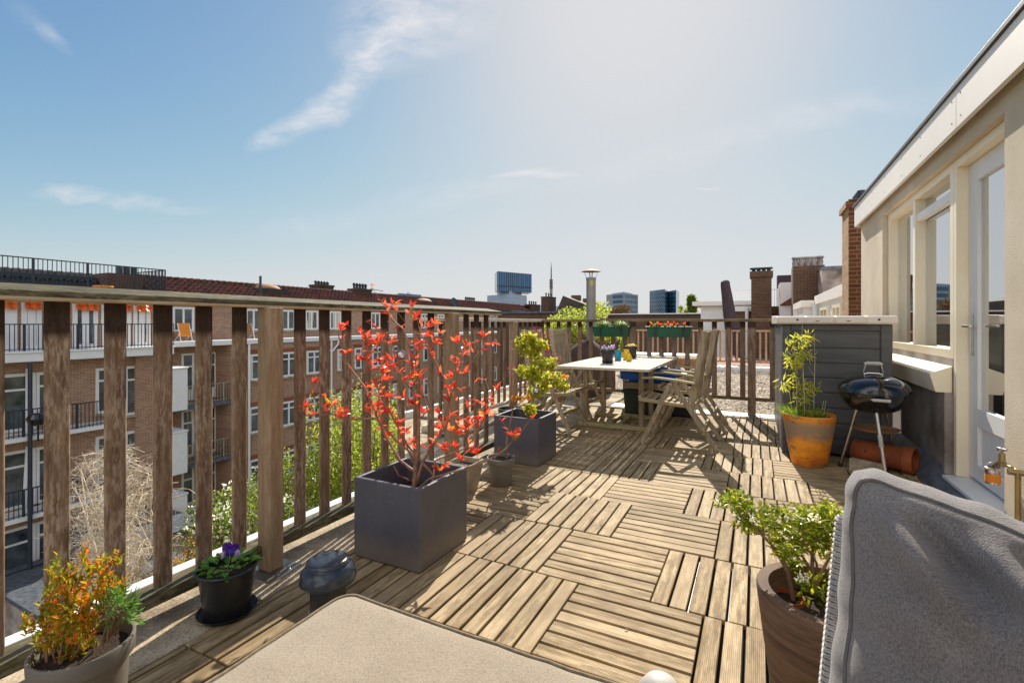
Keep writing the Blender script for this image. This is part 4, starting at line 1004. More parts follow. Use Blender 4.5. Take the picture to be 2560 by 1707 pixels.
b = MB(); b.box(.20, 1.0, .30, 1.12, .12, .27); b.build('seat_base', M['wicker_core'], gc, bevel=.02)
for (x, y) in ((.24, .34), (.95, .34), (.24, 1.08), (.95, 1.08)):
    b = MB(); b.box(x - .02, x + .02, y - .02, y + .02, 0, .12); b.build('leg', M['alu'], gc)

# ================================================ plants on the terrace
def rv(): 
    while True:
        v = Vector((rnd.uniform(-1, 1), rnd.uniform(-1, 1), rnd.uniform(-1, 1)))
        if .05 < v.length < 1: return v
def spray(mb, p, d, n, ln, w, spread=.9, simple=False, fold=.25):
    for k in range(n):
        dd = (d.normalized() + rv() * spread).normalized()
        mb.leaf(p, dd, rv().normalized(), ln * rnd.uniform(.7, 1.15), w * rnd.uniform(.8, 1.15), fold, simple)

# red-leaved shrub: limbs traced as curves round the middle of its planter
zc = 2.47
def pz(x, y, dz_=0): return at(750 + x / 3.136, 740 + y / 3.136, zc + dz_)
sh = thing('red_shrub', 'bare-stemmed shrub with bright red leaves growing in the nearest cube planter', 'shrub', (-1.56, 1.98, .28))
limbs = [
 ([(890, 1500), (900, 1410), (905, 1320)], 0, 0, .012, .010),
 ([(905, 1320), (860, 1220), (740, 1120), (660, 1030), (600, 960), (500, 960), (400, 968), (300, 945), (200, 905), (130, 830), (80, 745)], 0, -.22, .007, .0026),
 ([(230, 925), (150, 940), (50, 935), (30, 895)], -.16, -.25, .002, .0020),
 ([(895, 1370), (780, 1290), (720, 1180), (650, 1050), (600, 930), (560, 820), (500, 700), (420, 600), (360, 510), (335, 430), (300, 300)], 0, .12, .008, .0026),
 ([(905, 1320), (920, 1200), (935, 1000), (920, 850), (890, 650), (860, 400), (810, 260), (730, 190), (690, 130), (670, 80)], .0, .10, .009, .0024),
 ([(1045, 1410), (950, 1290), (850, 1180), (780, 1050), (720, 930), (640, 800), (580, 650), (545, 550), (530, 400), (520, 310)], .05, -.12, .007, .0024),
 ([(930, 1500), (1020, 1430), (1300, 1350), (1440, 1300), (1530, 1255), (1620, 1190), (1675, 1125), (1690, 1065)], .0, -.12, .005, .0024),
 ([(905, 1480), (960, 1300), (1060, 1140), (1150, 1000), (1170, 850), (1160, 780), (1130, 640), (1050, 500), (1000, 400), (960, 330), (930, 240)], .02, .16, .008, .0024),
 ([(1045, 1410), (1060, 1290), (1200, 1230), (1300, 1190), (1360, 1120), (1420, 1000), (1455, 950)], .03, .2, .005, .0024),
 ([(1170, 980), (1300, 920), (1420, 880), (1500, 820)], .1, .2, .003, .0020),
 ([(1160, 990), (1180, 780), (1240, 680), (1330, 540), (1420, 420), (1490, 320)], .1, .22, .005, .0020),
 ([(1160, 850), (1210, 720), (1250, 560), (1285, 400)], .12, .02, .004, .0020),
 ([(600, 930), (620, 760), (640, 560), (600, 400), (690, 300)], .04, -.02, .004, .0020),
 ([(920, 850), (860, 720), (760, 560), (730, 380), (690, 300)], .06, -.08, .004, .0020),
 ([(905, 1000), (1000, 900), (930, 640), (900, 500), (880, 200), (875, 110)], .06, .0, .004, .0020),
 ([(850, 1440), (770, 1400), (735, 1330)], 0, -.1, .004, .0026),
 ([(1045, 1410), (1040, 1470), (1030, 1500)], .03, 0, .007, .008),
 ([(880, 1300), (830, 1160), (780, 1050)], .0, .06, .004, .0026),
]
b = MB(); nodes = []
for pts, d0, d1, r0, r1 in limbs:
    k = len(pts); out = []; rs = []
    for i in range(k - 1):
        for s_ in range(4):
            t = (i + s_ / 4) / (k - 1); x = pts[i][0] + (pts[i + 1][0] - pts[i][0]) * s_ / 4; y = pts[i][1] + (pts[i + 1][1] - pts[i][1]) * s_ / 4
            out.append(pz(x, y, d0 + (d1 - d0) * t) + rv() * .002); rs.append(r0 + (r1 - r0) * t)
    out.append(pz(*pts[-1], d1)); rs.append(r1); b.tube(out, rs, 6); nodes += out
clusters = [(110, 690), (40, 880), (250, 860), (330, 920), (365, 450), (320, 270), (500, 310), (450, 510), (520, 500), (600, 380), (640, 330), (720, 370), (620, 500), (700, 480), (660, 600), (780, 600), (870, 370), (910, 490), (900, 560), (960, 360), (1050, 220), (1060, 370), (990, 320), (900, 180), (880, 90), (740, 70), (1240, 370), (1310, 390), (1290, 460), (1220, 530), (1290, 610), (1190, 640), (1180, 720), (1450, 310), (1500, 370), (600, 720), (520, 720), (670, 790), (820, 800), (950, 790), (620, 870), (650, 910), (700, 920), (780, 1000), (900, 850), (970, 920), (830, 1070), (690, 1100), (870, 1160), (1100, 920), (1180, 930), (1320, 880), (1430, 850), (1290, 960), (1370, 940), (1450, 930), (1110, 1040), (1160, 1050), (1230, 1080), (1300, 1050), (1350, 1020), (1000, 1200), (1100, 1190), (1140, 1190), (1220, 1190), (1270, 1290), (1340, 1220), (1390, 1240), (1120, 1330), (1090, 1370), (1540, 740), (930, 640), (560, 540), (740, 500), (660, 660), (800, 480), (930, 420), (880, 640), (1240, 600), (1000, 250), (690, 560), (560, 880)]
lf = MB(); yl = MB()
nodes0 = list(nodes)
for q in range(85):
    p = rnd.choice(nodes0)
    if p.z < .52 or p.x < -1.82: continue
    e_ = p + Vector((rnd.uniform(-.09, .09), rnd.uniform(-.09, .09), rnd.uniform(.03, .13))); m1 = p.lerp(e_, .5) + rv() * .008
    b.tube([p, m1, e_], [.0019, .0015, .001], 5); a0 = rnd.uniform(0, 6.28)
    for k in range(rnd.choice((2, 3, 4))):
        th = a0 + k * 1.9; lf.leaf(e_ if k < 2 else m1, (Vector((math.cos(th), math.sin(th), rnd.uniform(.2, 1.2)))).normalized(), (rv() * 1.3 + Vector((-.2, -.6, .7))).normalized(), rnd.uniform(.028, .05), rnd.uniform(.011, .017), .22)
for q in range(120):
    p = rnd.choice(nodes0)
    if p.z < .5: continue
    for k in range(rnd.choice((1, 2, 2))): lf.leaf(p, rv() + Vector((0, 0, .6)), (rv() * 1.3 + Vector((-.2, -.6, .7))).normalized(), rnd.uniform(.03, .055), rnd.uniform(.013, .02), .22)
for q, (x, y) in enumerate(clusters):
    tgt = pz(x, y, 0); best = min(nodes, key=lambda p: ((p - Vector((0, 0, CAMH))).normalized() - (tgt - Vector((0, 0, CAMH))).normalized()).length)
    depth = (best - Vector((0, 0, CAMH))).dot(Vector((-sn, cs, 0))); tgt = pz(x, y, depth - zc + rnd.uniform(-.03, .03))
    if (tgt - best).length > .012: b.tube([best, best.lerp(tgt, .5) + Vector((0, 0, -.004)), tgt], [.0018, .0014, .001], 5)
    d = (tgt - best); d = (d.normalized() if d.length > .01 else Vector((0, 0, 1))) + Vector((0, 0, .7))
    nl = rnd.choice((4, 5, 5, 6)); a0 = rnd.uniform(0, 6.28)
    for k in range(nl):
        th = a0 + 6.283 * k / nl + rnd.uniform(-.3, .3); side = Vector((math.cos(th), math.sin(th), rnd.uniform(-.1, .35)))
        dd = (d.normalized() * rnd.uniform(.3, 1.5) + side * rnd.uniform(.6, 1) + rv() * .35).normalized()
        mb = yl if rnd.random() < .05 else lf
        mb.leaf(tgt, dd, (rv() * 1.3 + Vector((-.2, -.6, .7))).normalized(), rnd.uniform(.036, .060), rnd.uniform(.013, .020), .22)
    if q in (6, 23, 24, 25, 33, 9):
        for k in range(14): yl.leaf(tgt + Vector((0, 0, .01)) + rv() * .012, rv(), rv(), .007, .006, simple=True)
b.build('stems', M['stem'], sh, smooth=True); lf.build('leaves', M['red_leaf'], sh); yl.build('yellow_leaves', M['yel_leaf'], sh)
def ball(c, r, label):
    b = MB(); pr = [(r * math.sin(R(t)) + .00001, -r * math.cos(R(t))) for t in range(0, 181, 12)]
    b.lathe(c.x, c.y, [(q, z + c.z) for q, z in pr], 24); return tag(b.build('glass_ball', M['glassball'], smooth=True, ang=180), label, 'glass ball')
ball(at(1003, 887, 2.36), .024, 'clear glass ball hanging among the bright red leaves')
ball(at(1340, 976, 3.75), .028, 'clear glass ball hanging in the yellow-green maple')

# maple
mp_ = thing('maple_tree', 'small yellow-green maple growing in the cube planter beside the dining chairs', 'shrub', (-1.75, 3.72, .3))
def pm_(x, y, d=0): return at(1200 + x / 4.48, 800 + y / 4.48, 4.06 + d)
b = MB()
mlimbs = [([(540, 1110), (545, 1040), (560, 980), (600, 880), (600, 780), (560, 600), (590, 470), (540, 330), (480, 220)], 0, 0, .011, .002),
          ([(600, 780), (700, 700), (800, 660), (930, 720)], 0, -.15, .005, .0015), ([(560, 600), (650, 480), (780, 500)], 0, .15, .005, .0015),
          ([(590, 470), (650, 350), (700, 250)], 0, -.1, .004, .0015), ([(560, 600), (480, 590), (430, 590)], 0, .1, .003, .0015), ([(600, 880), (560, 800), (500, 770)], 0, -.12, .003, .001)]
for pts, d0, d1, r0, r1 in mlimbs:
    k = len(pts); b.tube([pm_(x, y, d0 + (d1 - d0) * i / (k - 1)) for i, (x, y) in enumerate(pts)], [r0 + (r1 - r0) * i / (k - 1) for i in range(k)], 6)
b.build('stems', M['stem'], mp_, smooth=True)
lf = MB()
for (x, y, r_, n_) in [(480, 230, 80, 60), (560, 200, 60, 40), (620, 270, 80, 60), (470, 310, 70, 40), (570, 330, 70, 40), (690, 270, 60, 35), (640, 420, 70, 35), (700, 480, 80, 55), (800, 490, 70, 50), (500, 570, 75, 50), (590, 560, 60, 35), (640, 640, 75, 50), (740, 660, 90, 70), (860, 680, 80, 60), (940, 740, 60, 35), (700, 750, 60, 35), (560, 600, 60, 30), (550, 990, 55, 45), (590, 1010, 40, 20), (640, 840, 30, 14), (560, 770, 30, 12)]:
    rm = r_ / 4.48 / F * 4.06; c = pm_(x, y, rnd.uniform(-.14, .14))
    for k in range(n_):
        p = c + rv() * rm * 1.05; 
        for q in range(2): lf.leaf(p, (rv() + Vector((0, 0, -.2))), rv().normalized(), rnd.uniform(.028, .046), rnd.uniform(.018, .028), .2)
lf.build('leaves', M['maple'], mp_)
yl = MB()
for (x, y) in [(380, 860), (455, 865), (540, 790), (530, 850), (400, 1290), (950, 620), (740, 290)]:
    c = pm_(x, y, -.05)
    for k in range(7): yl.leaf(c + rv() * .02, rv() + Vector((0, 0, -.8)), rv(), .04, .022)
yl.build('yellow_leaves', M['yel_leaf'], mp_)
# maroon berry shrub behind it
mr_ = thing('maroon_shrub', 'fine maroon-leaved shrub in a dark pot behind the yellow-green maple', 'shrub', (-2.25, 4.42, 0))
b = MB(); b.lathe(-2.25, 4.42, [(.001, 0), (.10, .0), (.13, .28), (.12, .28), (.11, .25), (.0, .25)], 24); b.build('pot', M['black_plastic'], mr_, smooth=True)
b = MB(); lf = MB(); base = Vector((-2.25, 4.42, .25))
for (x, y, r_, n_) in [(620, 160, 70, 90), (740, 200, 70, 80), (800, 420, 90, 150), (860, 430, 60, 60), (350, 560, 70, 70), (520, 730, 35, 30), (960, 720, 60, 70), (850, 830, 50, 50), (500, 150, 25, 25), (380, 240, 30, 20), (700, 350, 50, 50)]:
    c = at(1200 + x / 4.48, 800 + y / 4.48, 4.75 + rnd.uniform(-.1, .15)); rm = r_ / 4.48 / F * 4.8
    b.tube([base, base.lerp(c, .5) + Vector((0, 0, .1)), c], [.006, .003, .001], 5)
    for k in range(n_): p = c + rv() * rm * 1.3; lf.leaf(p, rv(), rv(), .014, .010, simple=True)
b.build('stems', M['stem'], mr_, smooth=True); lf.build('leaves', M['maroon'], mr_)

# bush in the bottom left pot
bs = thing('potted_bush', 'small bush with yellow-green and orange tips in the bottom left pot', 'shrub', (-1.62, .63, .28))
def pb(x, y, d=0): return at(x / 2.218, 1000 + y / 2.218, 1.29 + d)
lf = MB(); b = MB(); base = pb(400, 1440)
for (x, y, n_) in [(350, 880, 5), (420, 860, 6), (330, 950, 7), (480, 870, 6), (560, 840, 7), (640, 850, 7), (660, 900, 5), (300, 1100, 7), (240, 1140, 7), (200, 1230, 6), (160, 1260, 4), (400, 1000, 8), (480, 980, 8), (560, 960, 8), (600, 1020, 7), (360, 1120, 8), (440, 1110, 8), (520, 1100, 8), (300, 1200, 8), (380, 1220, 8), (460, 1200, 7), (240, 1310, 6), (320, 1330, 7), (400, 1310, 7), (470, 1350, 6), (430, 1380, 5), (540, 1180, 6), (620, 960, 6), (250, 1200, 6), (330, 1040, 6), (440, 1260, 6)]:
    c = pb(x, y, rnd.uniform(-.07, .07)); rt_ = base + Vector((rnd.uniform(-.05, .05), rnd.uniform(-.05, .05), 0))
    b.tube([rt_, rt_.lerp(c, .5) + rv() * .015, c], [.003, .002, .001], 5)
    for k in range(n_):
        p = c + rv() * .032 + (base - c) * rnd.random() ** 2 * .5
        for q in range(9): pp = p + Vector((0, 0, -.004 * q)); lf.leaf(pp, rv() * .9 + Vector((0, 0, .7)), rv(), .019, .008, .2)
b.build('stems', M['stem'], bs, smooth=True); lf.build('leaves', M['box_leaf'], bs)
hb = thing('potted_herb', 'green needle-leaved herb spilling over the right rim of the bottom left pot', 'plant', (-1.52, .70, .28))
lf = MB(); b = MB(); base = pb(600, 1330)
for k in range(46):
    c = pb(rnd.uniform(560, 790), rnd.uniform(1020, 1230), rnd.uniform(-.06, .06)); m1 = base.lerp(c, .55) + Vector((0, 0, .03))
    b.tube([base + rv() * .025, m1, c], .0011, 4)
    for q in range(16): t = rnd.uniform(.35, 1); p = m1.lerp(c, (t - .35) / .65); lf.leaf(p, (c - m1).normalized() * .8 + rv() * .7, rv(), .022, .0032, simple=True)
b.build('stems', M['bark'], hb); lf.build('leaves', M['rosemary'], hb)

# pansies
pn = thing('pansies', 'pansies with one deep violet bloom in the black pot beside the railing post', 'flowers', (-1.875, 1.205, .17))
lf = MB(); c0 = Vector((-1.875, 1.205, .175))
for k in range(70):
    a = rnd.uniform(0, 6.28); r_ = .088 * math.sqrt(rnd.random()); p = c0 + Vector((r_ * math.cos(a), r_ * math.sin(a), rnd.uniform(0, .03)))
    lf.leaf(p, Vector((math.cos(a), math.sin(a), rnd.uniform(.1, .9))) + rv() * .5, Vector((0, 0, 1)) + rv() * .5, rnd.uniform(.03, .045), rnd.uniform(.018, .026), .15)
for k in range(6): lf.leaf(c0 + Vector((.07, .05, .02)), Vector((1, .7, .5)) + rv() * .3, Vector((0, 0, 1)), .05, .022, .15)
lf.build('leaves', M['pansy_leaf'], pn)
fl = MB(); wt = MB(); fc = at(573, 1372, 1.97)
for k in range(5):
    th = 6.283 * k / 5; d = Vector((math.cos(th) * cs, math.cos(th) * sn, math.sin(th)))
    fl.leaf(fc, d + Vector((0, -.3, .1)), Vector((.45, -.8, .4)), .032, .034, .05)
for k in range(4): fl.leaf(fc + Vector((.02, .01, .004)), rv(), Vector((.4, -.8, .4)), .022, .02, .1)
for (x, y) in ((560, 1386), (596, 1382)):
    c = at(x, y, 1.93)
    for k in range(5): wt.leaf(c, rv() + Vector((0, -.4, 0)), Vector((.4, -.8, .4)), .016, .014, .1)
fl.build('petals', M['violet'], pn); wt.build('pale_petals', M['lilac'], pn)
b = MB(); b.tube([c0, (c0 + fc) * .5 + Vector((.01, 0, 0)), fc], .0015, 5); b.build('stems', M['pansy_leaf'], pn)

# bare stem in the small pot
sp2 = thing('bare_sapling', 'thin bare sapling with a single yellow-red leaf in the small taupe pot', 'plant', (-1.63, 3.05, .18))
def ps(x, y, d=0): return at(1200 + x / 4.48, 800 + y / 4.48, 3.5 + d)
b = MB(); b.tube([ps(285, 1560), ps(295, 1400), ps(310, 1250), ps(350, 1100), ps(370, 980), ps(380, 900)], [.006, .006, .005, .0045, .004, .003], 7); b.tube([ps(380, 900), ps(330, 860), ps(290, 815)], [.002, .0016, .001], 5); b.tube([ps(380, 900), ps(430, 850), ps(470, 820)], [.002, .0016, .001], 5)
b.tube([ps(460, 1080), ps(455, 1050), ps(430, 940), ps(470, 870)], .001, 4)
b.build('stems', M['stem'], sp2, smooth=True)
lf = MB()
for (x, y, L_) in ((400, 1220, .085), (410, 1240, .06), (380, 830, .06), (450, 840, .05)):
    for k in range(2): lf.leaf(ps(x, y), Vector((0, 0, -1)) + rv() * .25, Vector((.3, -1, 0)) + rv() * .3, L_, L_ * .38, .2)
lf.build('leaves', M['yel_leaf'], sp2)

# bamboo in the orange pot
bm = thing('bamboo', 'sparse young bamboo with yellow-green leaves in the orange stained pot', 'plant', (.39, 4.61, .38))
def pq(x, y, d=0): return at(1900 + x / 3.136, 750 + y / 3.136, 4.0 + d)
b = MB(); lf = MB(); gr = MB()
canes = [([(350, 900), (345, 700), (335, 500), (325, 350), (332, 195)], .004, .0015), ([(250, 900), (240, 780), (225, 680), (200, 560), (185, 430)], .003, .001), ([(290, 900), (285, 600), (270, 400), (258, 290)], .003, .001), ([(420, 900), (425, 700), (430, 500), (428, 380), (428, 265)], .003, .001), ([(480, 900), (500, 790)], .003, .002), ([(500, 905), (518, 785)], .003, .002), ([(430, 600), (400, 560), (380, 520)], .002, .001), ([(430, 430), (450, 400)], .002, .001), ([(425, 350), (385, 310)], .002, .001)]
for pts, r0, r1 in canes: d0 = rnd.uniform(-.08, .08); b.tube([pq(x, y, d0 * i / len(pts)) for i, (x, y) in enumerate(pts)], [r0 + (r1 - r0) * i / (len(pts) - 1) for i in range(len(pts))], 6)
for (x, y, n_) in [(270, 320, 12), (240, 350, 8), (340, 310, 16), (380, 300, 12), (300, 440, 14), (240, 450, 10), (370, 430, 12), (270, 520, 14), (310, 500, 10), (270, 610, 10), (200, 660, 12), (160, 650, 6), (340, 680, 16), (400, 690, 12), (300, 700, 8), (440, 690, 8), (230, 480, 6), (330, 400, 8), (380, 770, 14), (300, 780, 10)]:
    c = pq(x, y, rnd.uniform(-.08, .08))
    for k in range(int(n_ * 1.7)): lf.leaf(c + rv() * .035, rv() + Vector((0, 0, -.1)), rv(), rnd.uniform(.045, .085), .011, .15)
c0 = Vector((.385, 4.64, .385))
for k in range(230):
    a = rnd.uniform(0, 6.28); r_ = .155 * math.sqrt(rnd.random()); p = c0 + Vector((r_ * math.cos(a) - .03, r_ * math.sin(a) - .02, -.01)); h_ = rnd.uniform(.05, .15)
    gr.leaf(p, Vector((math.cos(a) * .5, math.sin(a) * .5, 1)) + rv() * .6 + Vector((-.25, 0, 0)), rv(), h_, .006, .1)
b.build('canes', M['twig'], bm, smooth=True); lf.build('leaves', M['bamboo'], bm); gr.build('grass', M['grass'], bm)

# evergreen in the brown pot
pr_ = thing('evergreen_shrub', 'leafy evergreen shrub with small cream flowers in the brown clay pot', 'shrub', (.19, 1.665, .32))
def pe(x, y, d=0): return at(1750 + x / 2.815, 1150 + y / 2.815, 1.50 + d)
b = MB(); lf = MB(); wf_ = MB()
lm = [([(660, 1010), (640, 900), (620, 790), (560, 680), (500, 590), (430, 520), (350, 450), (280, 380), (220, 300)], -.02, -.02, .0075, .002),
      ([(820, 1100), (815, 950), (790, 800), (790, 680), (800, 560), (790, 460)], 0, .0, .009, .002), ([(815, 870), (760, 740), (700, 640), (660, 520), (620, 430)], 0, .05, .006, .0015),
      ([(820, 880), (870, 760), (930, 650), (980, 540), (1010, 440)], 0, .02, .006, .0015), ([(830, 830), (820, 720), (740, 600), (720, 480)], .02, -.06, .004, .0015), ([(620, 790), (590, 690), (600, 600)], -.02, .06, .003, .0015)]
nd = []
for pts, d0, d1, r0, r1 in lm:
    k = len(pts); q = [pe(x, y, d0 + (d1 - d0) * i / (k - 1)) for i, (x, y) in enumerate(pts)]; nd += q; b.tube(q, [r0 + (r1 - r0) * i / (k - 1) for i in range(k)], 7)
tuft = [(170, 300), (220, 270), (270, 270), (310, 300), (330, 340), (240, 320), (290, 360), (330, 400), (300, 430), (350, 450), (380, 490), (400, 420), (440, 370), (470, 400), (480, 450), (430, 480), (500, 500), (540, 440), (560, 400), (600, 390), (620, 450), (580, 500), (640, 500), (660, 430), (700, 400), (740, 380), (760, 440), (700, 480), (720, 540), (660, 560), (780, 400), (800, 480), (820, 430), (850, 400), (880, 370), (900, 350), (930, 370), (960, 390), (900, 430), (860, 480), (920, 480), (960, 450), (840, 540), (900, 560), (950, 530), (780, 560), (740, 600), (680, 620), (600, 640), (560, 660), (620, 700), (660, 720), (560, 600), (870, 620), (890, 660), (820, 620), (540, 560), (780, 500), (990, 420), (1000, 500), (1030, 430), (640, 660)]
for (x, y) in tuft:
    c = pe(x, y, rnd.uniform(-.07, .08)); best = min(nd, key=lambda p: (p - c).length); b.tube([best, best.lerp(c, .6) + Vector((0, 0, -.008)), c], [.0022, .0016, .001], 5)
    for k in range(34):
        a = rnd.uniform(0, 6.28); lf.leaf(c + rv() * .022, Vector((math.cos(a), math.sin(a), rnd.uniform(-.1, .9))) + (c - best).normalized() * .5, Vector((0, 0, 1)) + rv() * .4, rnd.uniform(.022, .036), .0088, .25)
for (x, y) in [(370, 400), (385, 420), (520, 430), (560, 410), (600, 385), (790, 400), (820, 405), (730, 800), (750, 830), (700, 820)]:
    c = pe(x, y, -.06)
    for k in range(14): p = c + rv() * .014; wf_.leaf(p, Vector((0, 0, -1)) + rv() * .5, rv(), .007, .006, .3)
for k in range(260):
    p = pe(rnd.uniform(700, 1000), rnd.uniform(830, 1120), rnd.uniform(-.05, .12)); lf.leaf(p, rv() + Vector((0, 0, .4)), rv(), .03, .014)
b.build('stems', M['bark'], pr_, smooth=True); lf.build('leaves', M['pieris'], pr_); wf_.build('flowers', M['white_petal'], pr_)

# flowers on the table and in the window boxes
def flower_tuft(name, label, cat, c, rx, ry, h, n, fm, lm_, ls=.02, fs=.014, nf=30):
    t = thing(name, label, cat, c); a = MB(); f_ = MB()
    for k in range(n):
        p = Vector(c) + Vector((rnd.uniform(-rx, rx), rnd.uniform(-ry, ry), rnd.uniform(0, h * .6))); a.leaf(p, rv() + Vector((0, 0, .8)), rv(), ls * rnd.uniform(.7, 1.3), ls * .4, .2)
    for k in range(nf):
        p = Vector(c) + Vector((rnd.uniform(-rx, rx), rnd.uniform(-ry, ry), rnd.uniform(h * .3, h)))
        for q in range(4): f_.leaf(p, rv(), rv(), fs, fs * .8, .1)
    a.build('leaves', lm_, t); f_.build('petals', fm, t); return t
flower_tuft('violets', 'lilac and white violets filling the front black pot on the table', 'flowers', (c1.x, c1.y, .86), .06, .06, .055, 60, M['lilac'], M['pansy_leaf'], nf=38)
flower_tuft('table_flowers', 'pink and yellow flowers in the rear black pot on the table', 'flowers', (c2.x, c2.y, .86), .06, .06, .03, 40, leafmat('yellow pink petals', [srgb(230, 200, 50), srgb(240, 170, 170), srgb(240, 210, 60)]), M['grass'], nf=22)
flower_tuft('red_flowers', 'small red and orange flowers in the right green window box', 'flowers', (-1.10, 6.61, 1.08), .17, .04, .09, 110, M['red_flower'], M['pansy_leaf'], .035, .024, 26)
flower_tuft('red_flowers', 'few red flowers at the right end of the right green window box', 'flowers', (-.86, 6.61, 1.08), .06, .04, .08, 30, M['red_flower'], M['pansy_leaf'], .03, .022, 8)
gt = thing('trailing_grass', 'two tufts of arching grass in the left green window box', 'grass', (-1.78, 6.61, 1.08)); g = MB()
for cx_ in (-1.90, -1.66):
    for k in range(380):
        a = rnd.uniform(0, 6.28); d = Vector((math.cos(a), math.sin(a) * .6, rnd.uniform(.2, 1.4))).normalized(); p0 = Vector((cx_, 6.61, 1.08)) + rv() * .02; Ln = rnd.uniform(.09, .2)
        p1 = p0 + d * Ln * .6; p2 = p1 + (d + Vector((0, 0, -1.1))).normalized() * Ln * .5; s_ = d.cross(Vector((0, 0, 1)))  .normalized() * .003
        g.add([p0 - s_, p0 + s_, p1 + s_, p1 - s_, p2], [(0, 1, 2, 3), (3, 2, 4)])
g.build('blades', M['grass'], gt)
# weeds in the slab joints
wd_ = MB()
for (x, y) in ((-1.835, 2.86), (-1.83, 2.84), (-1.84, 3.35), (-2.05, 4.2)):
    for k in range(12): wd_.leaf(Vector((x, y, 0)) + rv() * .015, Vector((0, 0, 1)) + rv() * .8, rv(), .028, .006, simple=True)
tag(wd_.build('weeds', M['grass']), 'small green weeds in the joint between slabs and boards beside the square pot', 'weeds')
# fallen leaves
fl = MB()
for k in range(46):
    p = Vector((rnd.uniform(-1.8, 1.0), rnd.uniform(1.2, 6.4), .004)); fl.leaf(p, Vector((rnd.uniform(-1, 1), rnd.uniform(-1, 1), .05)), Vector((0, 0, 1)), rnd.uniform(.008, .02), .008, .2)
lo = fl.build('leaf_litter', M['bark'], kind='stuff'); lo['label'] = 'tiny dry leaf scraps scattered over the boards'; lo['category'] = 'leaf litter'

# ================================================ across the courtyard
GZ = -12.6
b = MB(); b.box(-3000, 3000, -300, 5000, GZ - 1, GZ); gm_ = plain('garden ground', srgb(96, 92, 56), srgb(66, 58, 42), .6, .95, bump=.4, bd=.05); b.build('ground', gm_, kind='structure')
# own block under the terrace
ob = thing('own_building', 'brick building carrying the roof terrace, seen only over its edge', 'building', (0, 5, GZ))
b = MB(); b.box(-2.2, 8, -3, 7, GZ, -.31); b.box(-3.75, 8, 4.8, 24, GZ, -.41); b.build('wall', M['brick_yz'], ob)

def win(par, X, y0, y1, z0, z1, mull=1, trans=True, frame=None, depth=.06, door=False, tk=.11, mk=.05):
    """window or glazed door facing +X: frame child with pane and sill sub-parts"""
    f = MB(); t = tk
    f.box(X, X + depth, y0, y0 + t, z0, z1); f.box(X, X + depth, y1 - t, y1, z0, z1); f.box(X, X + depth, y0 + t, y1 - t, z1 - t, z1); f.box(X, X + depth, y0 + t, y1 - t, z0, z0 + t)
    zt = z1 - (z1 - z0) * .28 if trans else z1
    if trans: f.box(X, X + depth - .004, y0 + t, y1 - t, zt - .04, zt + .04)
    for k in range(1, mull + 1):
        yc = y0 + (y1 - y0) * k / (mull + 1); f.box(X, X + depth - .008, yc - mk, yc + mk, z0 + t, z1 - t)
    if door: f.box(X, X + depth - .012, y0 + t, y1 - t, z0 + t, z0 + .55)
    o = f.build('window', frame or M['white'], par)
    p = MB(); p.box(X + .005, X + .02, y0 + t, y1 - t, z0 + t, z1 - t); p.build('pane', M['pane_far'], o)
    if not door:
        p = MB(); p.box(X, X + .14, y0 - .06, y1 + .06, z0 - .09, z0 - .012); p.build('sill', M['conc'], o)
    return o
def railing(par, X, y0, y1, z, h=1.0, step=.12, mat=None, name='railing', endx=None):
    r = MB(); r.box(X - .025, X + .025, y0, y1, z + h - .03, z + h + .01); r.box(X - .015, X + .015, y0, y1, z + .06, z + .085)
    n = max(1, int((y1 - y0) / step))
    for k in range(n + 1):
        y = y0 + (y1 - y0) * k / n; s_ = .011 if k % 12 else .035; r.box(X - s_, X + s_, y - s_, y + s_, z, z + h)
    if endx is not None:
        for yy in (y0, y1):
            r.box(endx, X, yy - .02, yy + .02, z + h - .03, z + h + .008)
            m_ = int(abs(X - endx) / step)
            for k in range(m_): x = endx + (X - endx) * (k + .5) / m_; r.box(x - .011, x + .011, yy - .011, yy + .011, z, z + h)
    return r.build(name, mat or M['iron'], par)
def pantiles(par, y0, y1, xe, ze, xr, zr, mat, tw=.235, rows=6, name='roof'):
    b = MB(); n = int((y1 - y0) / tw); seg = 5; vs = []; Lx = xr - xe; Lz = zr - ze; nv = Vector((-Lz, 0, Lx)); nv = nv.normalized(); nv = nv if nv.z > 0 else -nv
    cols = n * seg
    prof = [0, .035, .05, .035, 0]
    for r_ in range(rows):
        for e_ in (0, 1):
            t = (r_ + e_ * .98) / rows; lift = .05 if e_ == 0 else -.01
            for c in range(cols + 1):
                y = y0 + (y1 - y0) * c / cols; q = (c % seg) / seg; wv = .065 * math.sin(2 * math.pi * q) if q < .5 else .03 * math.sin(2 * math.pi * q)
                p = Vector((xe + Lx * t, y, ze + Lz * t)) + nv * (lift + wv); vs.append(p)
    fs = []; W_ = cols + 1
    for r_ in range(2 * rows - 1):
        for c in range(cols): fs.append((r_ * W_ + c, r_ * W_ + c + 1, (r_ + 1) * W_ + c + 1, (r_ + 1) * W_ + c))
    b.add(vs, fs); ro = b.build(name, mat, par)
    rd = MB(); m_ = int((y1 - y0) / .36)
    for k in range(m_): a = y0 + k * .36; rd.tube([(xr, a, zr + .02), (xr, a + .36, zr + .035)], [.075, .1], 6)
    rd.build('ridge_tile', mat, ro); return ro
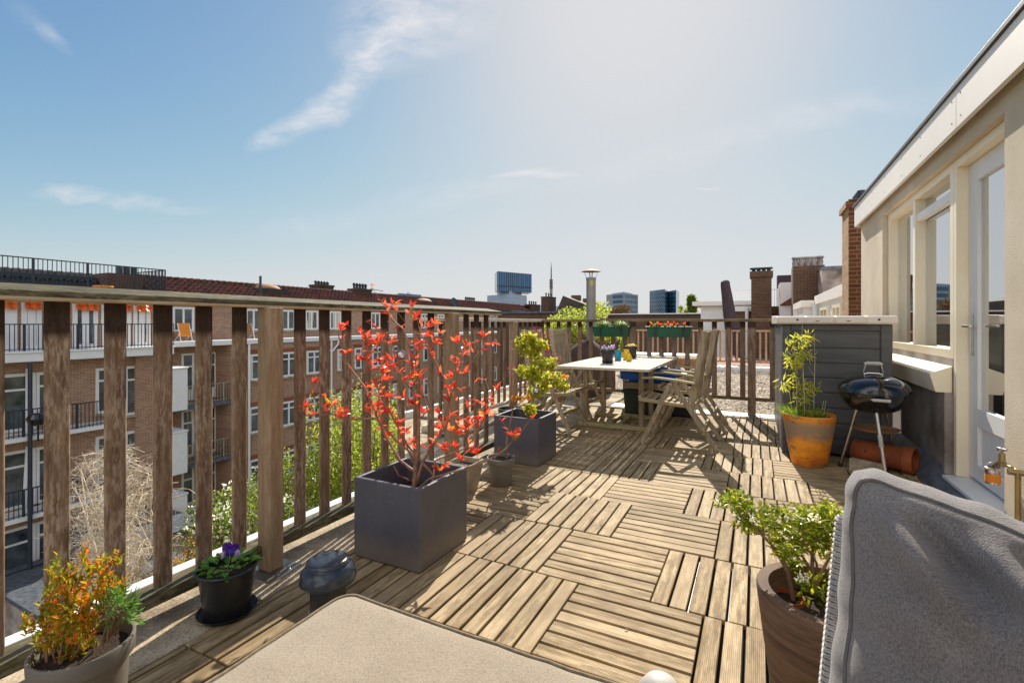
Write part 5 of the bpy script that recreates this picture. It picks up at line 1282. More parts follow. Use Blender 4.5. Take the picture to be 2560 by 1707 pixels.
# ---- building with roof terrace (left)
Lb = thing('apartment_building', 'brown brick apartment building with glass doors and a railed roof terrace, far left', 'building', (-26, 7, GZ))
XW, XE = -25.2, -24.0
y0, y1 = 1.5, 12.9
b = MB(); b.box(-34, XW, y0, y1, GZ, -.1); b.box(-34, XW - .001, y0, y1, -.1, 2.55); b.build('wall', M['brick_yz'], Lb)
b = MB(); b.box(XW, XE, y0, y1, -.28, .10); b.box(XW, XE + .06, y0, y1, .04, .12); b.build('balcony_edge', M['white'], Lb, bevel=.02)
railing(Lb, XE - .04, y0, y1, .12, 1.0, .13)
top_d = [(-2, 40), (40, 110), (178, 252), (252, 335), (335, 376)]
for (a, c) in [(0, 46), (52, 107), (180, 247), (252, 330), (332, 378)]:
    _, ya = onX(max(a, -40), XW); _, yb = onX(c, XW); win(Lb, XW, ya, yb - .05, .12, 1.95, 1, False, door=False, tk=.16, mk=.12)
    pantiles(Lb, ya + .05, yb - .1, XW + .25, 1.66, XW + .02, 2.3, M['tile_or'], rows=3, name='tile_reflection')  # added tile strips stand in for an orange roof reflected in the glass
for k in range(4):
    zf = -.1 - 2.93 * (k + 1)
    if zf < GZ + .5: break
    b = MB(); b.box(XW, XE, y0, onX(300, XE)[1], zf - .16, zf); b.build('balcony', M['white'], Lb)
    railing(Lb, XE - .04, y0, onX(300, XE)[1], zf, 1.0, .13)
    for (a, c, dr_) in [(0, 42, 1), (88, 112, 0), (238, 252, 0), (310, 378, 1)]:
        _, ya = onX(a, XW); _, yb = onX(c, XW)
        if yb - ya < .7: yb = ya + 1.0
        win(Lb, XW, ya, yb, zf + .05 if dr_ or k % 2 else zf + .3, zf + 2.25, 1 if yb - ya > 1.2 else 0, True, door=False)
# roof terrace railing and pergola on the left building
b = MB(); b.box(-34, -24.6, y0, y1, 2.5, 2.62); b.build('roof', M['bitumen'], Lb)
railing(Lb, -24.7, y0, y1, 2.62, 1.02, .14, endx=-27.5)
b = MB(); b.box(-29.5, -27.2, y0, onX(330, -27)[1], 2.62, 3.25); b.build('roof_room', M['iron'], Lb)
pantiles(Lb, y0, onX(300, -27)[1], -27.1, 3.0, -28.4, 3.42, plain('dark roof tile', srgb(90, 84, 78), srgb(60, 56, 52), 3, .6), rows=3)
b = MB(); y_ = onX(318, -26)[1]; b.box(-27.5, -26.3, y_ - .6, y_ + .8, 2.6, 3.45); b.build('chimney', M['bdark_yz'], Lb)
b = MB()
for k in range(3): b.lathe(-26.9, y_ + .1 + .3 * k, [(.12, 3.45), (.12, 3.85), (.09, 3.85)], 10)
b.build('chimney_pot', M['iron'], Lb)
pt = thing('folded_parasol', 'orange disc table on the roof terrace of the left apartment building', 'table', (-25.5, 8.5, 2.6)); c = at(258, 716, 17.8)
b = MB(); b.lathe(c.x, c.y, [(.001, c.z + .03), (.3, c.z + .02), (.3, c.z - .03), (0, c.z - .04)], 20); b.build('top', M['orange'], pt); b = MB(); b.lathe(c.x, c.y, [(.03, 2.6), (.03, c.z)], 8); b.build('leg', M['iron'], pt)
pt.name = 'terrace_table'
# pipes
def pipe(par, pts, r, mat, name='drainpipe'):
    b = MB(); b.tube(pts, r, 8); return b.build(name, mat, par, smooth=True)
_, yp = onX(72, -24.0); pipe(Lb, [(-23.9, yp, -.3), (-23.9, yp, GZ)], .07, M['iron']); _, yp = onX(66, XW); pipe(Lb, [(XW + .12, yp, -.6), (XW + .12, yp, -3.1)], .07, M['white'])
pipe(Lb, [(XW + .12, yp, -3.6), (XW + .12, yp - .1, -6.0)], .07, M['white'])
# dark barbecue on the balcony
q = at(95, 1045, 17.2); b = MB(); b.lathe(q.x, q.y, [(.001, q.z - .3), (.25, q.z - .2), (.32, q.z), (.25, q.z + .15), (0, q.z + .2)], 20); b.lathe(q.x, q.y, [(.03, -3.03), (.03, q.z - .2)], 6); tag(b.build('kettle_grill', M['enamel'], smooth=True), 'dark kettle grill on the balcony of the left apartment building', 'barbecue')

# ---- long building with red tile mansard
Mb = thing('apartment_building', 'long brown brick apartment row with pantiled roof and white gutter behind the railing', 'building', (-26, 30, GZ))
X1w, X2w = -25.0, -26.3
Y0, Y1 = 12.9, 62
_, yr0 = onX(505, X1w); _, yr1 = onX(578, X1w)
b = MB(); b.box(-36, X1w, yr1, Y1, GZ, .0); b.box(-36, X1w - 1.4, Y0, yr1, GZ, 0); b.box(X1w - 1.4, X1w, yr0 - 2.9, yr0 - 1.9, GZ, 0); b.box(-36, X2w, Y0, Y1, .0, 2.5)
b.build('wall', M['brick_yz'], Mb)
b = MB(); b.box(X2w, X1w + .15, Y0, Y1, .0, .27); b.build('gutter', M['white'], Mb, bevel=.03)
b = MB(); b.box(X2w - .5, X2w + .28, Y0, Y1, 2.5, 2.62); b.build('eaves', M['black_trim'], Mb)
pantiles(Mb, Y0, 57, X2w + .2, 2.62, X2w - 1.3, 3.5, M['tile'], tw=.33, rows=5)
b = MB(); b.add([(X2w - 1.3, Y0, 3.5), (X2w - 1.3, 62, 3.5), (-34, 62, 2.6), (-34, Y0, 2.6)], [(0, 1, 2, 3)]); b.add([(X2w + .2, Y0, 2.55), (X2w - 1.3, Y0, 3.48), (X2w - 1.3, Y0, 2.55)], [(0, 1, 2)]); b.build('roof_back', M['bitumen'], Mb)
for (a, c) in [(430, 484), (613, 646), (702, 728), (762, 794), (823, 851), (926, 943), (1053, 1068), (1094, 1102), (1126, 1133), (1224, 1231), (1239, 1246), (1253, 1259), (1303, 1307), (1315, 1319), (1326, 1330)]:
    _, ya = onX(a, X2w); _, yb = onX(c, X2w); win(Mb, X2w, ya, max(yb, ya + 1.0), .72, 1.98, 1, False)
wins = [(622, 650), (700, 729), (766, 795), (843, 866), (886, 908), (930, 946), (982, 994), (1022, 1034), (1058, 1070), (1094, 1104), (1122, 1131), (1158, 1166), (1190, 1197), (1228, 1234), (1254, 1260), (1296, 1301), (1318, 1323)]
for (a, c) in wins:
    _, ya = onX(a, X1w); _, yb = onX(c, X1w); yb = max(yb, ya + 1.15)
    for k in range(4 if a < 1000 else 3): win(Mb, X1w, ya, yb, -2.03 - 2.93 * k, -.58 - 2.93 * k, 1, True)
    lb = None
# brick soldier lintels
for (a, c) in wins[:7]:
    _, ya = onX(a, X1w); _, yb = onX(c, X1w); yb = max(yb, ya + 1.15)
    for k in range(4): b = MB(); b.box(X1w, X1w + .02, ya - .1, yb + .1, -.57 - 2.93 * k, -.32 - 2.93 * k); b.build('lintel', M['brick_red'], Mb)
# recessed balconies with doors
for k in range(4):
    zf = -2.93 * (k + 1) + .02; Xr = X1w - 1.4
    b = MB(); b.box(Xr, X1w, Y0 + .1, yr1, zf - .2, zf); b.box(Xr, X1w + .35, onX(425, X1w)[1], yr0 - 1.0, zf - .2, zf - .001) ; b.build('balcony', M['lead'], Mb)
    railing(Mb, X1w - .05, onX(470, X1w)[1], yr1 - .1, zf, .95, .14, M['alu'])
    for (a, c) in [(452, 484), (524, 540), (546, 572)]:
        _, ya = onX(a, Xr); _, yb = onX(c, Xr); win(Mb, Xr, ya, yb, zf + .05, zf + 2.5, 0, True, door=(k % 2 == 0))
    # white utility closets at the party wall
    q = MB(); _, ya = onX(427, -23.9); _, yb = onX(455, -24.2); q.box(-24.9, -23.75, ya, yb, zf + .02, zf + 1.95 + .0); q.box(-24.95, -23.7, ya - .03, yb + .03, zf + 1.95, zf + 2.02); q.build('closet', M['white'], Mb, bevel=.02)
for px in (620, 826, 1080): _, yp = onX(px, X1w); pipe(Mb, [(X1w + .1, yp, .0), (X1w + .1, yp, GZ)], .06, M['white'])
_, yp = onX(826, X1w); pipe(Mb, [(X1w + .1, yp, -.75), (X1w + .1, yp + .55, -.25), (X1w + .1, yp + .6, .0)], .06, M['white']); pipe(Mb, [(X1w + .1, yp, -.75), (X1w + .1, yp - .4, -.4)], .05, M['white'])
# roof furniture
def chimney(par, px0, px1, X, z0, z1, dx=.9, pots=4, mat='soot', ph=.45, kind=0):
    _, ya = onX(px0, X); _, yb = onX(px1, X); b = MB(); b.box(X - dx, X, ya, yb, z0, z1); b.box(X - dx - .05, X + .05, ya - .05, yb + .05, z1 - .16, z1 - .001); o = b.build('chimney', M[mat], par)
    q = MB()
    for k in range(pots):
        y = ya + (yb - ya) * (k + .5) / pots; q.lathe(X - dx / 2, y, [(.11, z1 - .01), (.09, z1 + ph * .5), (.13, z1 + ph * .52), (.13, z1 + ph * .8), (.06, z1 + ph)], 8)
    if pots: q.build('chimney_pot', M['iron'], o, smooth=True)
    return o
def hz(py, px, X): z, y = onX(px, X); return hh(py, z)
chimney(Mb, 894, 929, -27.4, 2.5, hz(722, 910, -27.4), 1.0, 5)
chimney(Mb, 1172, 1197, -27.4, 2.5, hz(753, 1184, -27.4), 1.0, 5)
chimney(Mb, 1329, 1350, -27.4, 2.5, hz(761, 1340, -27.4), 1.0, 4)
chimney(Mb, 798, 834, -28.6, 2.5, hz(712, 816, -28.6), 1.0, 5, ph=.3)
chimney(Mb, 1371, 1390, -28.0, 2.5, hz(742, 1380, -28.0), 1.2, 3, ph=.6)
for (a, c, top) in [(648, 722, 716), (1051, 1094, 748)]:      # dormer boxes with domed rooflight
    X = -26.6; za, ya = onX(a, X); zb, yb = onX(c, X); ht = hh(top + 6, (za + zb) / 2)
    b = MB(); b.box(X - 1.4, X, ya, yb, 2.3, ht); dm = b.build('dormer', M['bitumen'], Mb)
    b = MB(); yc, ry = (ya + yb) / 2, (yb - ya) * .42; pr = [(math.cos(R(t)), math.sin(R(t))) for t in range(0, 91, 10)]
    b.lathe(0, 0, [(max(q, .001), z) for q, z in pr], 24); b.v = [(vx * .6 + X - .7, vy * ry + yc, ht + .32 * vz) for vx, vy, vz in b.v]; b.build('rooflight', M['rust'], dm, smooth=True)
z_, y_ = onX(651, -26.4); pipe(Mb, [(-26.4, y_, 2.6), (-26.4, y_, hh(690, z_))], .07, M['iron'], 'stove_pipe')
z_, y_ = onX(1132, -26.2); b = MB(); b.lathe(0, 0, [(.001, 0), (.5, .03), (.52, .06)], 20, axis=Matrix.Rotation(R(70), 3, 'Y')); b.v = [(vx - 26, vy + y_, vz + hh(757, z_)) for vx, vy, vz in b.v]; b.tube([(-26.3, y_, 2.6), (-26.1, y_, hh(760, z_))], .05, 6); b.build('satellite_dish', M['iron'], Mb, smooth=True)
# orange folding chair on the gutter terrace, brown chair further along
def deckchair(px, X, label, mat):
    z, y = onX(px, X); t = thing('terrace_chair', label, 'chair', (X, y, .27)); b = MB()
    b.beam((X + .1, y, .5), (X - .1, y, 1.15), .55, .03, (0, 1, 0)); b.beam((X + .1, y, .58), (X - .45, y, .62), .55, .03, (0, 1, 0)); b.build('seat', mat, t)
    b = MB()
    for s in (-.27, .27): b.tube([(X + .2, y + s, .27), (X - .1, y + s, 1.15)], .02, 6); b.tube([(X - .4, y + s, .27), (X + .12, y + s, .62)], .02, 6)
    b.build('frame', M['white'], t)
deckchair(461, -25.3, 'orange folding chair on the white-edged balcony across the courtyard', M['orange']); deckchair(620, -25.4, 'brown wicker chair on the balcony across the courtyard, beside the white downpipe', M['rust'])

# ---- trees and bushes in the courtyard
def crown(mb, c, rx, ry, rz, n, ls, lump=7, simple=True):
    cl_ = [(Vector((c[0] + rnd.uniform(-.7, .7) * rx, c[1] + rnd.uniform(-.7, .7) * ry, c[2] + rnd.uniform(-.8, .8) * rz)), rnd.uniform(.28, .5)) for _ in range(lump)]
    for k in range(n):
        cc, rr_ = rnd.choice(cl_); v = rv(); v = v.normalized() * (rnd.random() ** .4); p = cc + Vector((v.x * rx * rr_, v.y * ry * rr_, v.z * rz * rr_)) * 1.1
        mb.leaf(p, rv(), rv().normalized(), ls * rnd.uniform(.6, 1.3), ls * rnd.uniform(.4, .8), .2, simple)
    return cl_
def tree(name, label, px, py, z, wpx, hpx, mat, n, ls, lump=12, ground=GZ, cat='tree', group=None, flowers=None):
    c = at(px, py, z); k = z / F; rx = wpx * k / 2; rz = hpx * k / 2
    t = thing(name, label, cat, (c.x, c.y, ground), 0, group); m_ = MB(); cl_ = crown(m_, c, rx, rx, rz, n, ls, lump); m_.build('crown', mat, t)
    tr = MB(); base = Vector((c.x, c.y, ground)); mid = Vector((c.x + rx * .1, c.y, c.z - rz * .8)); r0 = max(.06, rx * .09)
    tr.tube([base, base.lerp(mid, .5) + Vector((.05, .05, 0)), mid, Vector((c.x, c.y, c.z))], [r0, r0 * .8, r0 * .6, r0 * .25], 8)
    for q, rr_ in cl_: tr.tube([mid, mid.lerp(q, .5) + Vector((0, 0, -.1 * rz)), q], [r0 * .4, r0 * .25, r0 * .08], 5)
    tr.build('trunk', M['bark'], t, smooth=True)
    if flowers:
        fw_ = MB()
        for k2 in range(flowers):
            cc, rr_ = rnd.choice(cl_); v = rv().normalized(); p = cc + Vector((v.x * rx, v.y * rx, v.z * rz)) * rr_ * 1.15
            for q in range(5): fw_.leaf(p + rv() * .06, rv(), rv(), .08, .07, .1, True)
        fw_.build('blossom', M['white_petal'], t)
    return t
tree('garden_tree', 'large sunlit yellow-green tree in the courtyard behind the red shrub', 905, 1190, 17.5, 320, 400, M['tree_y'], 26000, .10, 34)
tree('garden_tree', 'yellow-green treetop standing against the brick wall, left of the large sunlit tree', 752, 1300, 15.5, 190, 300, M['tree_y'], 9000, .09, 12)
tree('blossom_tree', 'small green tree with cream blossom seen between the balusters beside the thick post', 632, 1365, 14, 310, 320, M['tree_g'], 14000, .085, 24, flowers=300)
tree('garden_bush', 'low reddish twiggy bush at the bottom of the courtyard left of the blossom tree', 455, 1420, 15, 110, 130, M['yel_leaf'], 1500, .05, 8)
tree('garden_tree', 'bright green treetop in the courtyard seen through the far fence behind the maple', 1250, 1010, 24, 220, 150, M['tree_y'], 5000, .12, 12)
# bare twiggy tree
bt = thing('bare_tree', 'pale bare twiggy tree in the courtyard behind the left balusters', 'tree', (at(290, 1300, 12).x, at(290, 1300, 12).y, GZ)); b = MB(); base = Vector(bt.location); hub = at(290, 1620, 12.2)
b.tube([base, hub], [.16, .1], 8)
hubs = []
for k in range(9):
    e_ = at(rnd.uniform(180, 400), rnd.uniform(1130, 1400), 12 + rnd.uniform(-1.2, 1.2)); m1 = hub.lerp(e_, .45) + Vector((rnd.uniform(-.3, .3), rnd.uniform(-.3, .3), .5)); b.tube([hub, hub.lerp(m1, .5) + rv() * .08, m1, m1.lerp(e_, .5) + Vector((0, 0, .12)), e_], [.05, .04, .03, .02, .01], 5, cap=False); hubs += [m1, m1.lerp(e_, .5), e_]
for k in range(780):
    px_ = rnd.gauss(290, 58); c = at(px_, 1105 + abs(px_ - 300) * .35 + rnd.random() ** .8 * 400, 12 + rnd.uniform(-1.4, 1.4))
    az_ = rnd.uniform(0, 6.28); d = Vector((math.cos(az_), math.sin(az_), rnd.uniform(-.35, .35))); Ln = rnd.uniform(.35, 1.0)
    pts = [c + d * Ln * (i / 4 - .5) + Vector((0, 0, -.22 * Ln * (i / 2 - 1) ** 2)) + rv() * .03 for i in range(5)]
    b.tube(pts, [.0085, .007, .0055, .004, .002], 3, cap=False)
    for i in range(1, 5):
        for q in range(2): d2_ = (d + rv() * 1.2).normalized(); e_ = pts[i] + d2_ * rnd.uniform(.08, .3); b.tube([pts[i], e_], [.004, .002], 3, cap=False)
for k in range(60):
    h_ = rnd.choice(hubs); c = at(rnd.gauss(290, 60), rnd.uniform(1130, 1480), 12 + rnd.uniform(-1, 1)); b.tube([h_, h_.lerp(c, .5) + Vector((0, 0, .15)), c], [.014, .01, .005], 4, cap=False)
b.build('branches', M['twig'], bt)
# garden shed roofs, fences on the ground
for (px, py, z, sx, sy, lab) in [(330, 1300, 20, 2.0, 1.6, 'grey garden shed at the foot of the left apartment building behind the bare tree'), (220, 1400, 18, 2.2, 2, 'low grey shed roof down in the garden behind the bare tree')]:
    c = at(px, py, z); t = thing('garden_shed', lab, 'shed', (c.x, c.y, GZ)); b = MB(); b.box(c.x - sx, c.x + sx, c.y - sy, c.y + sy, GZ, c.z - .4); b.build('wall', M['stucco_low'], t); b = MB(); b.box(c.x - sx - .2, c.x + sx + .2, c.y - sy - .2, c.y + sy + .2, c.z - .4, c.z - .25); b.build('roof', M['lead'], t)
hg = MB(); crown(hg, (-14, 16, GZ + 1), 9, 14, 1.2, 9000, .22, 60); hgo = hg.build('garden_shrubs', M['tree_g'], kind='stuff'); hgo['label'] = 'mass of low green garden shrubs on the courtyard floor'; hgo['category'] = 'shrubs'

# ---- flue behind the back railing
fl = thing('flue_pipe', 'tall grey metal flue with conical rain cap behind the back railing', 'flue', (-2.44, 7.73, 0))
fx, fy = -2.44, 7.73
b = MB(); b.lathe(fx, fy, [(.078, .86), (.078, 1.90), (.07, 1.905)], 28); b.lathe(fx, fy, [(.083, 1.865), (.083, 1.898)], 28); b.build('pipe', M['flue'], fl, smooth=True)
b = MB(); b.lathe(fx, fy, [(.16, 2.002), (.13, 2.02), (.07, 2.035), (.001, 2.045)], 28); b.lathe(fx, fy, [(.158, 2.0), (.001, 1.995)], 28); b.build('rain_cap', M['rust'], fl, smooth=True, ang=50)
b = MB()
for a in range(4): th = a * 1.57 + .5; b.beam((fx + .07 * math.cos(th), fy + .07 * math.sin(th), 1.88), (fx + .115 * math.cos(th), fy + .115 * math.sin(th), 2.002), .014, .003, (0, 0, 1) if False else (math.sin(th), -math.cos(th), 0))
b.build('bracket', M['iron'], fl)
b = MB(); q = at(1481, 708, 7.9); nx, ny = (Vector((0, 0, 0)) - Vector((fx, fy, 0))).normalized()[:2]; sx_, sy_ = -ny, nx; cz = q.z
pts = []
for k in range(5):
    th = -.15 + k * .13; dx_, dy_ = nx * math.cos(th) + ny * math.sin(th) * -1, ny * math.cos(th) + nx * math.sin(th); pts.append((fx + dx_ * .0795, fy + dy_ * .0795))
vs = [(x, y, cz - .045) for x, y in pts] + [(x, y, cz + .045) for x, y in pts]; b.add(vs, [(i, i + 1, i + 6, i + 5) for i in range(4)]); b.build('sticker', M['yellow_sticker'], fl)
b = MB(); b.lathe(fx - .1, fy + .1, [(.42, -.05), (.40, .5), (.3, .7), (.13, .84), (.0785, .87)], 24); b.build('base_cone', M['soot'], fl, smooth=True)

# parasol, sofa and pots beyond the gravel
um = thing('closed_parasol', 'tall closed dark parasol leaning slightly beyond the back railing', 'parasol', (-.55, 15.9, 0))
p0 = at(1842, 905, 14.4); p1 = at(1812, 702, 14.4)
b = MB(); b.tube([p0, p0.lerp(p1, .3)], .03, 8); b.build('pole', M['iron'], um, smooth=True)
b = MB(); ks = [(.08, .1), (.14, .22), (.2, .28), (.4, .27), (.6, .24), (.8, .21), (.93, .18), (.985, .17), (1.0, .12), (1.01, .01)]; pts = [p0.lerp(p1, t) + Vector((.01 * math.sin(t * 20), 0, 0)) for t, _ in ks]; b.tube(pts, [r_ * .72 for _, r_ in ks], 14)
b.v = [(x + .018 * noise.noise(Vector((x * 9, y * 9, z * 1.2))), y + .02 * noise.noise(Vector((y * 9, x * 9, z * 1.2))), z) for x, y, z in b.v]; b.build('canopy', M['canvas'], um, smooth=True)
p2 = at(1805, 706, 14.4); b = MB(); b.tube([p1 + Vector((0, 0, -.06)), p2], [.04, .02], 8); b.build('tip', M['canvas'], um)
sf = thing('outdoor_sofa', 'low cream cushioned outdoor sofa seen through the back railing below the right window box', 'sofa', (-2.2, 11.5, 0)); c = at(1650, 880, 12.0)
b = MB(); b.box(c.x - .9, c.x + .9, c.y - .3, c.y + .4, .1, .3); b.build('frame', M['rust'], sf)
b = MB(); b.box(c.x - .9, c.x - .02, c.y - .3, c.y + .3, .3, .40); b.box(c.x + .02, c.x + .9, c.y - .3, c.y + .3, .3, .40); b.build('cushion', M['cream'], sf, bevel=.03)
c = at(1568, 870, 11.5); t = thing('conifer', 'narrow clipped yellow-green conifer behind the back railing', 'shrub', (c.x, c.y, -.05)); m_ = MB()
for k in range(2600):
    h_ = rnd.random(); a = rnd.uniform(0, 6.28); r_ = .24 * (1 - h_) ** .7 * rnd.uniform(.8, 1.05); m_.leaf(Vector((c.x + r_ * math.cos(a), c.y + r_ * math.sin(a), .25 + .85 * h_)), rv(), rv(), .05, .03, simple=True)
m_.build('foliage', M['tree_y'], t); b = MB(); b.lathe(c.x, c.y, [(.001, -.05), (.13, -.05), (.17, .25), (.15, .25)], 16); b.build('pot', M['iron'], t)
c = at(1470, 790, 14); t = tree('leafy_shrub', 'bright yellow-green shrub around the flue behind the back railing', 1455, 815, 14, 190, 110, M['tree_y'], 7000, .07, 16, -.4, 'shrub')
t = tree('leafy_shrub', 'low yellow-green shrub just above the back railing, left of the flue', 1405, 812, 17, 70, 50, M['tree_y'], 2000, .07, 7, -.4, 'shrub')

# ---- neighbours on the right: roof extensions, chimneys
ch1 = thing('chimney_stack', 'tall slender brick chimney with black pots at the corner of the cream house', 'chimney', (1.6, 9.3, 0))
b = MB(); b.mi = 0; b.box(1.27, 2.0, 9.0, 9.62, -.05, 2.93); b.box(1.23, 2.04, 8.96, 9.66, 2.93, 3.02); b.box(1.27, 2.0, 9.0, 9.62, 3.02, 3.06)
o = b.build('stack', [M['chim_shade'], M['chim_lit']], ch1)
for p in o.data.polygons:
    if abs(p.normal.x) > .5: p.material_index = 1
b = MB()
for k in range(4): b.lathe(1.45, 9.12 + .13 * k, [(.055, 3.05), (.055, 3.2), (.045, 3.2), (.045, 3.06)], 12)
b.build('chimney_pot', M['iron'], ch1, smooth=True)
nb = thing('neighbour_extension', 'white roof extension with small windows beyond the slender brick chimney', 'building', (2, 12, 0))
b = MB(); b.box(1.36, 5, 9.7, 14.2, -.05, 1.7); b.box(1.05, 5, 14.2, 17, -.05, 1.6); b.build('wall', M['white'], nb)
b = MB(); b.box(1.3, 5, 9.65, 14.19, 1.62, 1.82); b.box(1.0, 5, 14.1, 17, 1.55, 1.72); b.build('fascia', M['fascia'], nb)
def winr(par, X, y0, y1, z0, z1):
    f = MB(); t = .06; f.box(X - .05, X, y0, y0 + t, z0, z1); f.box(X - .05, X, y1 - t, y1, z0, z1); f.box(X - .05, X, y0 + t, y1 - t, z1 - t, z1); f.box(X - .05, X, y0 + t, y1 - t, z0, z0 + t); f.box(X - .05, X, (y0 + y1) / 2 - .03, (y0 + y1) / 2 + .03, z0 + t, z1 - t)
    o = f.build('window', M['cream'], par); p = MB(); p.box(X - .02, X - .005, y0 + t, y1 - t, z0 + t, z1 - t); p.build('pane', M['pane_far'], o)
winr(nb, 1.36, 10.2, 11.2, .55, 1.5); winr(nb, 1.36, 12.0, 13.2, .55, 1.5)
b = MB(); b.tube([(1.28, 13.9, 1.6), (1.28, 13.9, -.05)], .05, 8); b.tube([(.95, 15.2, 1.5), (.95, 15.2, -.05)], .06, 8); b.build('downpipe', M['white'], nb, smooth=True)
def faceblock(name, label, cat, px0, px1, pyt, z, depth, zb, mat, cap=None):
    """block facing the terrace (front at constant y)"""
    c0 = at(px0, 808, z); y = c0.y
    def xat(px): r_ = (px - 1280) / F; zz = y / (r_ * sn + cs); return zz * (r_ * cs - sn), zz
    xa, za = xat(px0); xb, zb_ = xat(px1); top = hh(pyt, (za + zb_) / 2); t = thing(name, label, cat, ((xa + xb) / 2, y, zb))
    b = MB(); b.box(xa, xb, y, y + depth, zb, top); o = b.build('wall', [mat, M['bdark_yz']] if mat is M['bdark_xz'] else mat, t)
    if mat is M['bdark_xz']:
        for p in o.data.polygons:
            if abs(p.normal.x) > .5: p.material_index = 1
    return t, xa, xb, y, top
t, xa, xb, y, top = faceblock('brick_chimney', 'wide dark brick chimney with rounded caps, next to the slender chimney of the cream house', 'chimney', 1983, 2062, 664, 19, 1.1, -1, M['bdark_xz'])
b = MB()
n = 5
for k in range(n):
    x = xa + (xb - xa) * (k + .5) / n; b.lathe(x, y + .5, [((xb - xa) / n * .56, top - .02), ((xb - xa) / n * .5, top + .1), (.12, top + .2), (.1, top + .2), (.1, top + .32), (.15, top + .34), (.12, top + .4), (0, top + .42)], 12)
b.build('cap', M['stucco_low'], t, smooth=True, ang=50)
t, xa, xb, y, top = faceblock('brick_chimney', 'narrow dark brick chimney with four pots between the parasol and the wide chimney', 'chimney', 1878, 1929, 678, 22, 1.2, -1, M['bdark_xz'])
b = MB(); b.box(xa - .06, xb + .06, y - .06, y + 1.26, top - .25, top - .001); b.build('cap', M['bdark_xz'], t)
b = MB()
for k in range(4): x = xa + (xb - xa) * (k + .5) / 4; b.lathe(x, y + .4, [(.1, top), (.07, top + .1), (.16, top + .12), (.16, top + .2), (.1, top + .21)], 10)
b.build('chimney_pot', M['iron'], t, smooth=True)
t, xa, xb, y, top = faceblock('brick_house', 'dark brick house wall with white fascia behind the parasol', 'building', 1838, 1984, 766, 23, 8, -3, M['bdark_xz'])
b = MB(); b.box(xa, xb - 1.0, y - .12, y - .01, top - .22, top + .03); b.build('fascia', M['white'], t)
b = MB(); b.tube([(xb - 1.9, y - .2, top - .1), (xb - 1.9, y - .2, -.5)], .08, 8); b.build('downpipe', M['white'], t)
railx = MB(); c = at(1815, 765, 27)
for k in range(22): x = c.x + k * .14; railx.box(x - .02, x + .02, c.y, c.y + .04, 1.9, 2.95)
railx.box(c.x, c.x + 3, c.y, c.y + .05, 2.93, 2.99); tag(railx.build('white_balustrade', M['white']), 'white roof balustrade between the parasol and the narrow chimney', 'balustrade')
t, xa, xb, y, top = faceblock('white_house', 'white flat-roofed extension with grey fascia left of the parasol', 'building', 1752, 1840, 764, 26, 6, -3, M['white'])
b = MB(); b.box(xa - .4, xb + 1.2, y - .3, y + 6, top, top + .22); b.build('fascia', M['fascia'], t)
t, xa, xb, y, top = faceblock('gabled_extension', 'cream sloping dormer wall between the two dark chimneys', 'building', 1950, 1984, 706, 21, 2, 1.2, M['white'])
b = MB(); b.add([(xa, y - .01, 1.9), (xb, y - .3, 1.9), (xb, y - .3, top - .6), (xa, y - .01, 1.9 + .05)], [(0, 1, 2, 3)]); b.build('roof_slope', M['tile'], t)
t, xa, xb, y, top = faceblock('concrete_parapet', 'stained grey concrete party wall right of the wide chimney', 'wall', 2055, 2112, 674, 17.5, 3, -1, M['stucco_low'])
b = MB(); b.box(xa, xb + .1, y - .08, y + 3, top, top + .12); b.build('coping', M['lead'], t)
t, xa, xb, y, top = faceblock('window_billboard', 'dark lattice box on the roofs between the two chimneys', 'roof unit', 1943, 1978, 688, 60, 2, 2, M['canvas'])

# ---- far side of the block, gable house
t, xa, xb, y, top = faceblock('back_block', 'long dark flat-roofed block on the horizon below the two glass office towers', 'building', 1500, 1752, 786, 58, 10, GZ, M['bdark_xz'])
b = MB(); b.box(xa - .2, xb + .2, y - .3, y + 10, top, top + .12); b.build('coping', M['white'], t)
t, xa, xb, y, top = faceblock('gable_house', 'dark house with steep gabled roof left of the flue', 'building', 1395, 1470, 790, 66, 9, GZ, M['bdark_xz'])
rg = at(1413, 740, 66).z; xm = at(1413, 740, 66).x; b = MB(); b.prism([(xa - .4, top), (xm, rg), (xb + .2, rg - 1.4), (xb + .2, top)], 'y', y - .4, y + 8); b.build('roof', plain('dark slate', srgb(84, 72, 60), srgb(56, 48, 42), 1, .8), t)
b = MB(); q = at(1438, 738, 67); b.box(q.x - .6, q.x + .6, q.y, q.y + .8, q.z - 2.5, q.z); q = at(1463, 746, 67); b.box(q.x - .35, q.x + .35, q.y, q.y + .8, q.z - 2, q.z); b.build('chimney', M['bdark_xz'], t)
t, xa, xb, y, top = faceblock('middle_block', 'low dark brick block with grey flat roof edge behind the corner of the railing', 'building', 1245, 1430, 783, 52, 10, GZ, M['bdark_xz'])
b = MB(); b.box(xa, xb, y - .2, y + 10, top, top + .16); b.build('coping', M['lead'], t)

